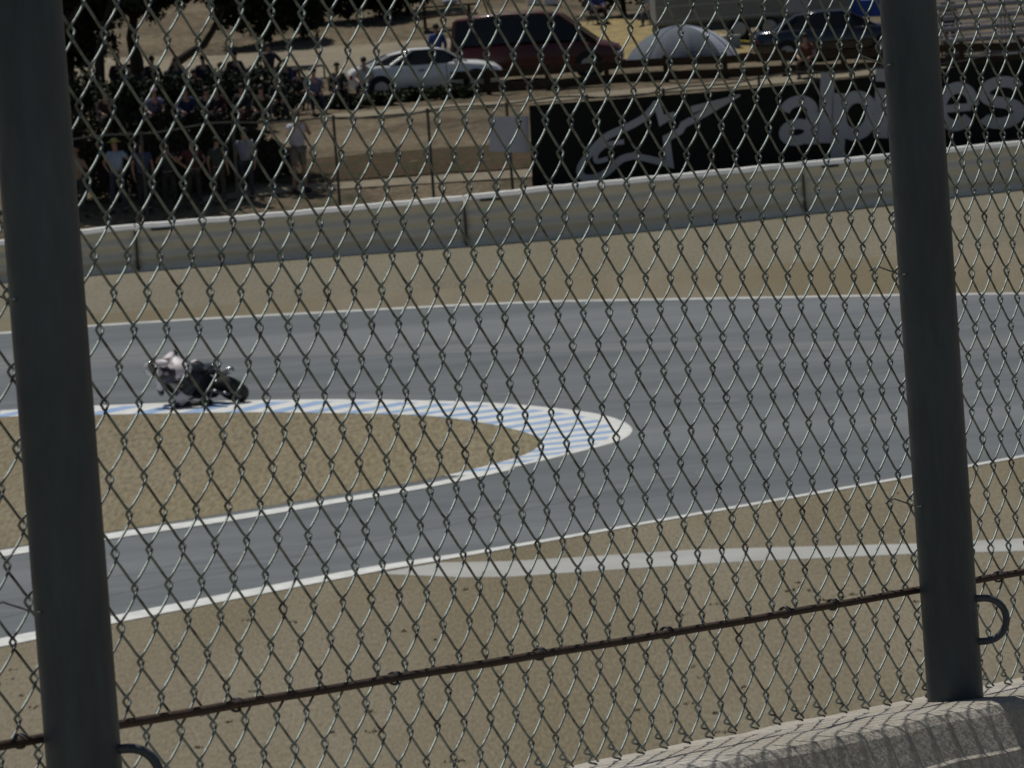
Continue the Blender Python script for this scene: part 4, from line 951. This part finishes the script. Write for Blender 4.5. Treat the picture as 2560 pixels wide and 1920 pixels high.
# ------------------------------------------------------------------ motorcycle and rider
mp = gnd(545, 1004, 0)
LEAN = Matrix.Rotation(R(-50), 4, 'X'); YAW = Matrix.Rotation(R(132), 4, 'Z')
BK = (.010, .011, .013)
mc = bpy.data.objects.new('racing_motorcycle', None); col.objects.link(mc); mc.rotation_mode = 'XYZ'
mc.matrix_world = Matrix.Translation(mp+Z*.05) @ YAW @ LEAN
tag(mc, 'black racing motorcycle leaned over hard at the blue and white kerb', 'motorcycle')
bikeb = mat('black_fairing', (.012, .013, .016), rough=.3, coat=.6); bikew = mat('white_fairing', (.45, .45, .48), rough=.35, coat=.5); bikeo = mat('orange_red_fairing', (.13, .035, .015), rough=.4)
def mwheel(x, w_):
    n = 30; mb = MB(); r = .305
    prof_ = [(r-.075, w_*.55), (r-.03, w_), (r-.008, w_*.6), (r, 0), (r-.008, -w_*.6), (r-.03, -w_), (r-.075, -w_*.55)]
    vs = [(x+q*math.cos(2*math.pi*i/n), y, r+q*math.sin(2*math.pi*i/n)) for i in range(n) for q, y in prof_]; k = len(prof_)
    fs = [(i*k+j, ((i+1) % n)*k+j, ((i+1) % n)*k+(j+1) % k, i*k+(j+1) % k) for i in range(n) for j in range(k)]
    wh = mb.add(vs, fs).build('wheel', M['tyre'], mc, smooth=True)
    rm = MB(); rm.tube([(x, -.05, r), (x, .05, r)], .05, 12)
    for q in range(6):
        a = 2*math.pi*q/6; rm.box((x+math.cos(a)*.13, 0, r+math.sin(a)*.13), (.11, .015, .018), Matrix.Rotation(-a, 3, 'Y'))
    rm.build('rim', M['dark'], wh)
    dk = MB(); dk.tube([(x, -.075, r), (x, -.069, r)], .15, 20); dk.build('brake_disc', M['rim'], wh)
mwheel(-.68, .095); mwheel(.70, .062)
def blob(name, c, r, m, rot=None, parent=mc, nu=20, nv=12, zmin=-1):
    mb = MB(); mb.ball((0, 0, 0), r, nu, nv, zmin)
    mb.v = [tuple((rot @ Vector(v) if rot else Vector(v))+Vector(c)) for v in mb.v]; return mb.build(name, m, parent, smooth=True)
# lower fairing as a lofted shell
def loft(name, st, m, parent=mc, n=14):
    vs = []
    for (x, zc, hy, hz_) in st:
        for i in range(n):
            a = 2*math.pi*i/n; c, s_ = math.cos(a), math.sin(a); e = .75
            vs.append((x, hy*math.copysign(abs(c)**e, c), zc+hz_*math.copysign(abs(s_)**e, s_)))
    fs = [(i*n+j, (i+1)*n+j, (i+1)*n+(j+1) % n, i*n+(j+1) % n) for i in range(len(st)-1) for j in range(n)]+[tuple(range(n)), tuple((len(st)-1)*n+j for j in range(n))]
    return MB().add(vs, fs).build(name, m, parent, smooth=True)
loft('belly_fairing', [(-.32, .30, .06, .10), (-.2, .34, .14, .19), (.1, .40, .20, .26), (.32, .48, .22, .30), (.48, .62, .19, .26)], bikeb)
loft('front_fairing', [(.22, .84, .20, .17), (.42, .86, .23, .17), (.62, .84, .20, .15), (.80, .78, .12, .10), (.88, .74, .05, .04)], bikeo)
loft('windscreen', [(.34, .98, .13, .10), (.50, 1.0, .13, .09), (.66, .93, .10, .06)], M['glass'])
loft('tank', [(-.22, .78, .08, .09), (-.1, .84, .15, .13), (.1, .88, .17, .14), (.26, .86, .14, .12)], bikeb)
loft('tail_unit', [(-.22, .80, .12, .05), (-.5, .88, .13, .06), (-.78, .96, .09, .05), (-.92, 1.0, .03, .03)], bikeb)
loft('front_mudguard', [(.55, .58, .06, .04), (.70, .64, .065, .03), (.86, .58, .05, .04)], bikeb)
loft('seat', [(-.5, .94, .10, .02), (-.35, .86, .12, .03), (-.2, .84, .10, .03)], M['tyre'])
for sg in (-1, 1):
    MB().tube([(.70, sg*.09, .305), (.50, sg*.09, .86)], [.028, .032], 10).build('fork', M['rim'], mc, smooth=True)
    MB().tube([(.44, sg*.06, .90), (.42, sg*.30, .86)], .015, 8).build('handlebar', M['tyre'], mc)
    MB().tube([(-.68, sg*.10, .305), (-.15, sg*.09, .42)], .03, 8).build('swingarm', M['alu'], mc)
    MB().tube([(-.28, sg*.12, .36), (-.28, sg*.24, .36)], .012, 6).build('footpeg', M['alu'], mc)
MB().tube([(-.15, -.13, .34), (-.4, -.17, .42), (-.5, -.18, .5), (-.85, -.19, .62)], [.028, .035, .05, .055], 12).build('exhaust', M['rim'], mc, smooth=True)
MB().box((-.02, 0, .50), (.22, .15, .16)).build('engine', M['dark'], mc, bevel=.03)
# rider, hung off to the near side
rd = bpy.data.objects.new('person', None); col.objects.link(rd); rd.matrix_world = mc.matrix_world @ Matrix.Translation((-.08, .03, -.06)) @ Matrix.Scale(1.13, 4)
tag(rd, 'rider in black and white leathers crouched low on the leaning motorcycle', 'person')
leather = mat('white_leather', (.70, .62, .64), rough=.5, c2=(.05, .04, .05), scale=4.5, detail=1, lo=.53, hi=.58); bleather = mat('black_leather', (.018, .02, .024), rough=.5)
J = dict(pel=(-.40, -.16, .98), wai=(-.26, -.16, 1.10), che=(-.04, -.17, 1.18), nb=(.12, -.18, 1.20), nk=(.17, -.19, 1.20), h1=(.24, -.20, 1.20), h2=(.30, -.20, 1.24))
J = {k_: (v_[0], -v_[1], v_[2]) for k_, v_ in J.items()}
N = [(*J['pel'], (.15, .13)), (*J['wai'], (.14, .12)), (*J['che'], (.16, .13)), (*J['nb'], (.09, .08)), (*J['nk'], .06), (*J['h1'], .08), (*J['h2'], .08)]; Ed = [(i, i+1) for i in range(6)]
arms = [((.08, -.36, 1.12), (.22, -.46, .90), (.40, -.33, .87)), ((.08, .02, 1.16), (.24, .22, 1.02), (.40, .27, .89))]
legs = [((-.40, -.28, .92), (-.08, -.62, .78), (-.34, -.30, .44), (-.20, -.26, .38)), ((-.38, -.02, .92), (-.02, .16, .80), (-.32, .19, .44), (-.18, .18, .38))]
mir = lambda q: tuple(tuple((v_[0], -v_[1], v_[2]) for v_ in l_) for l_ in q)
arms = mir(arms); legs = mir(legs)
for a_, b_, c_ in arms:
    i = len(N); N += [(*a_, .07), (*b_, .052), (*c_, .034)]; Ed += [(2, i), (i, i+1), (i+1, i+2)]
    hn, he = hand_nodes(Vector(c_)-(Vector(c_)-Vector(b_)).normalized()*.05, Vector(c_)-Vector(b_), (0, 1, 0), (.3, 0, -1), .6); k = len(N); N += hn; Ed += [(i+2, k)]+[(p_+k, q_+k) for p_, q_ in he]
for a_, b_, c_, d_ in legs:
    i = len(N); N += [(*a_, .105), (*b_, .072), (*c_, .05), (*d_, .045)]; Ed += [(0, i), (i, i+1), (i+1, i+2), (i+2, i+3)]
skinned('body', N, Ed, bleather, rd)
N = [(*J['pel'], (.168, .15)), (*J['wai'], (.158, .14)), (*J['che'], (.178, .15)), (*J['nb'], (.10, .09))]; Ed = [(0, 1), (1, 2), (2, 3)]
for a_, b_, c_ in arms:
    i = len(N); N += [(*a_, .085), (*Vector(a_).lerp(Vector(b_), .7), .068)]; Ed += [(2, i), (i, i+1)]
skinned('leather_jacket', N, Ed, leather, rd)
for a_, b_, c_, d_ in legs:
    a1, b1, c1 = Vector(a_), Vector(b_), Vector(c_)
    MB().tube([a1.lerp(b1, .35), a1.lerp(b1, .75)], [.105, .088], 12).build('thigh_panel', leather, rd, smooth=True)
    blob('knee_slider', b1+Vector((0, .05, 0)), (.05, .035, .05), leather, parent=rd, nu=12, nv=8)
    MB().tube([c1.lerp(b1, .25), c1, Vector(d_)+Vector((.06, 0, 0))], [.06, .062, .045], 10).build('boot', M['tyre'], rd, smooth=True)
hl = blob('helmet', (.30, .20, 1.22), (.14, .12, .125), mat('helmet_shell', (.10, .10, .11), rough=.3, coat=.6, c2=(.6, .58, .6), scale=5, detail=0, lo=.62, hi=.66), parent=rd)
blob('visor', (.37, .20, 1.215), (.095, .11, .06), M['glass'], parent=hl)
blob('back_hump', (-.02, .19, 1.32), (.16, .07, .06), leather, parent=rd)

# ------------------------------------------------------------------ small dry tufts and stones in the near ground
V = []; Fq = []; r = np.random.default_rng(99); k = 0
for i in range(150):
    px_, py_ = r.uniform(-200, 2760), r.uniform(1120, 2050)
    yl = interp_poly(NEARL, px_)
    if py_ < yl+14: continue
    d_ = ray(px_, py_); t_ = -(CH)/d_.z; p = CAM+d_*t_
    if 1165*DS+(-.03)*(px_-1500) - 40 < py_ < 1245*DS+15 and px_ > 880: continue
    n_ = int(r.integers(5, 14)); R_ = r.uniform(.02, .06)
    for q in range(n_):
        a = r.uniform(0, 6.28); c = np.array([p.x+R_*math.cos(a)*r.random()*1.8, p.y+R_*math.sin(a)*r.random()*2.5, 0]); h_ = r.uniform(.008, .03); w_ = r.uniform(.006, .02)
        b = r.uniform(0, 6.28); dx, dy = math.cos(b)*w_, math.sin(b)*w_; l_ = r.uniform(-.03, .03)
        V += [(c[0]-dx, c[1]-dy, 0), (c[0]+dx, c[1]+dy, 0), (c[0]+dx*.3+l_, c[1]+dy*.3, h_), (c[0]-dx*.3+l_, c[1]-dy*.3, h_)]; Fq.append((k, k+1, k+2, k+3)); k += 4
tag(link('grass_tufts', np_mesh('grass_tufts', V, Fq), None, mat('dry_tufts', (.15, .128, .08), rough=1, c2=(.10, .09, .055), scale=2)), 'scattered dry grass tufts on the near ground', 'grass', kind='stuff')
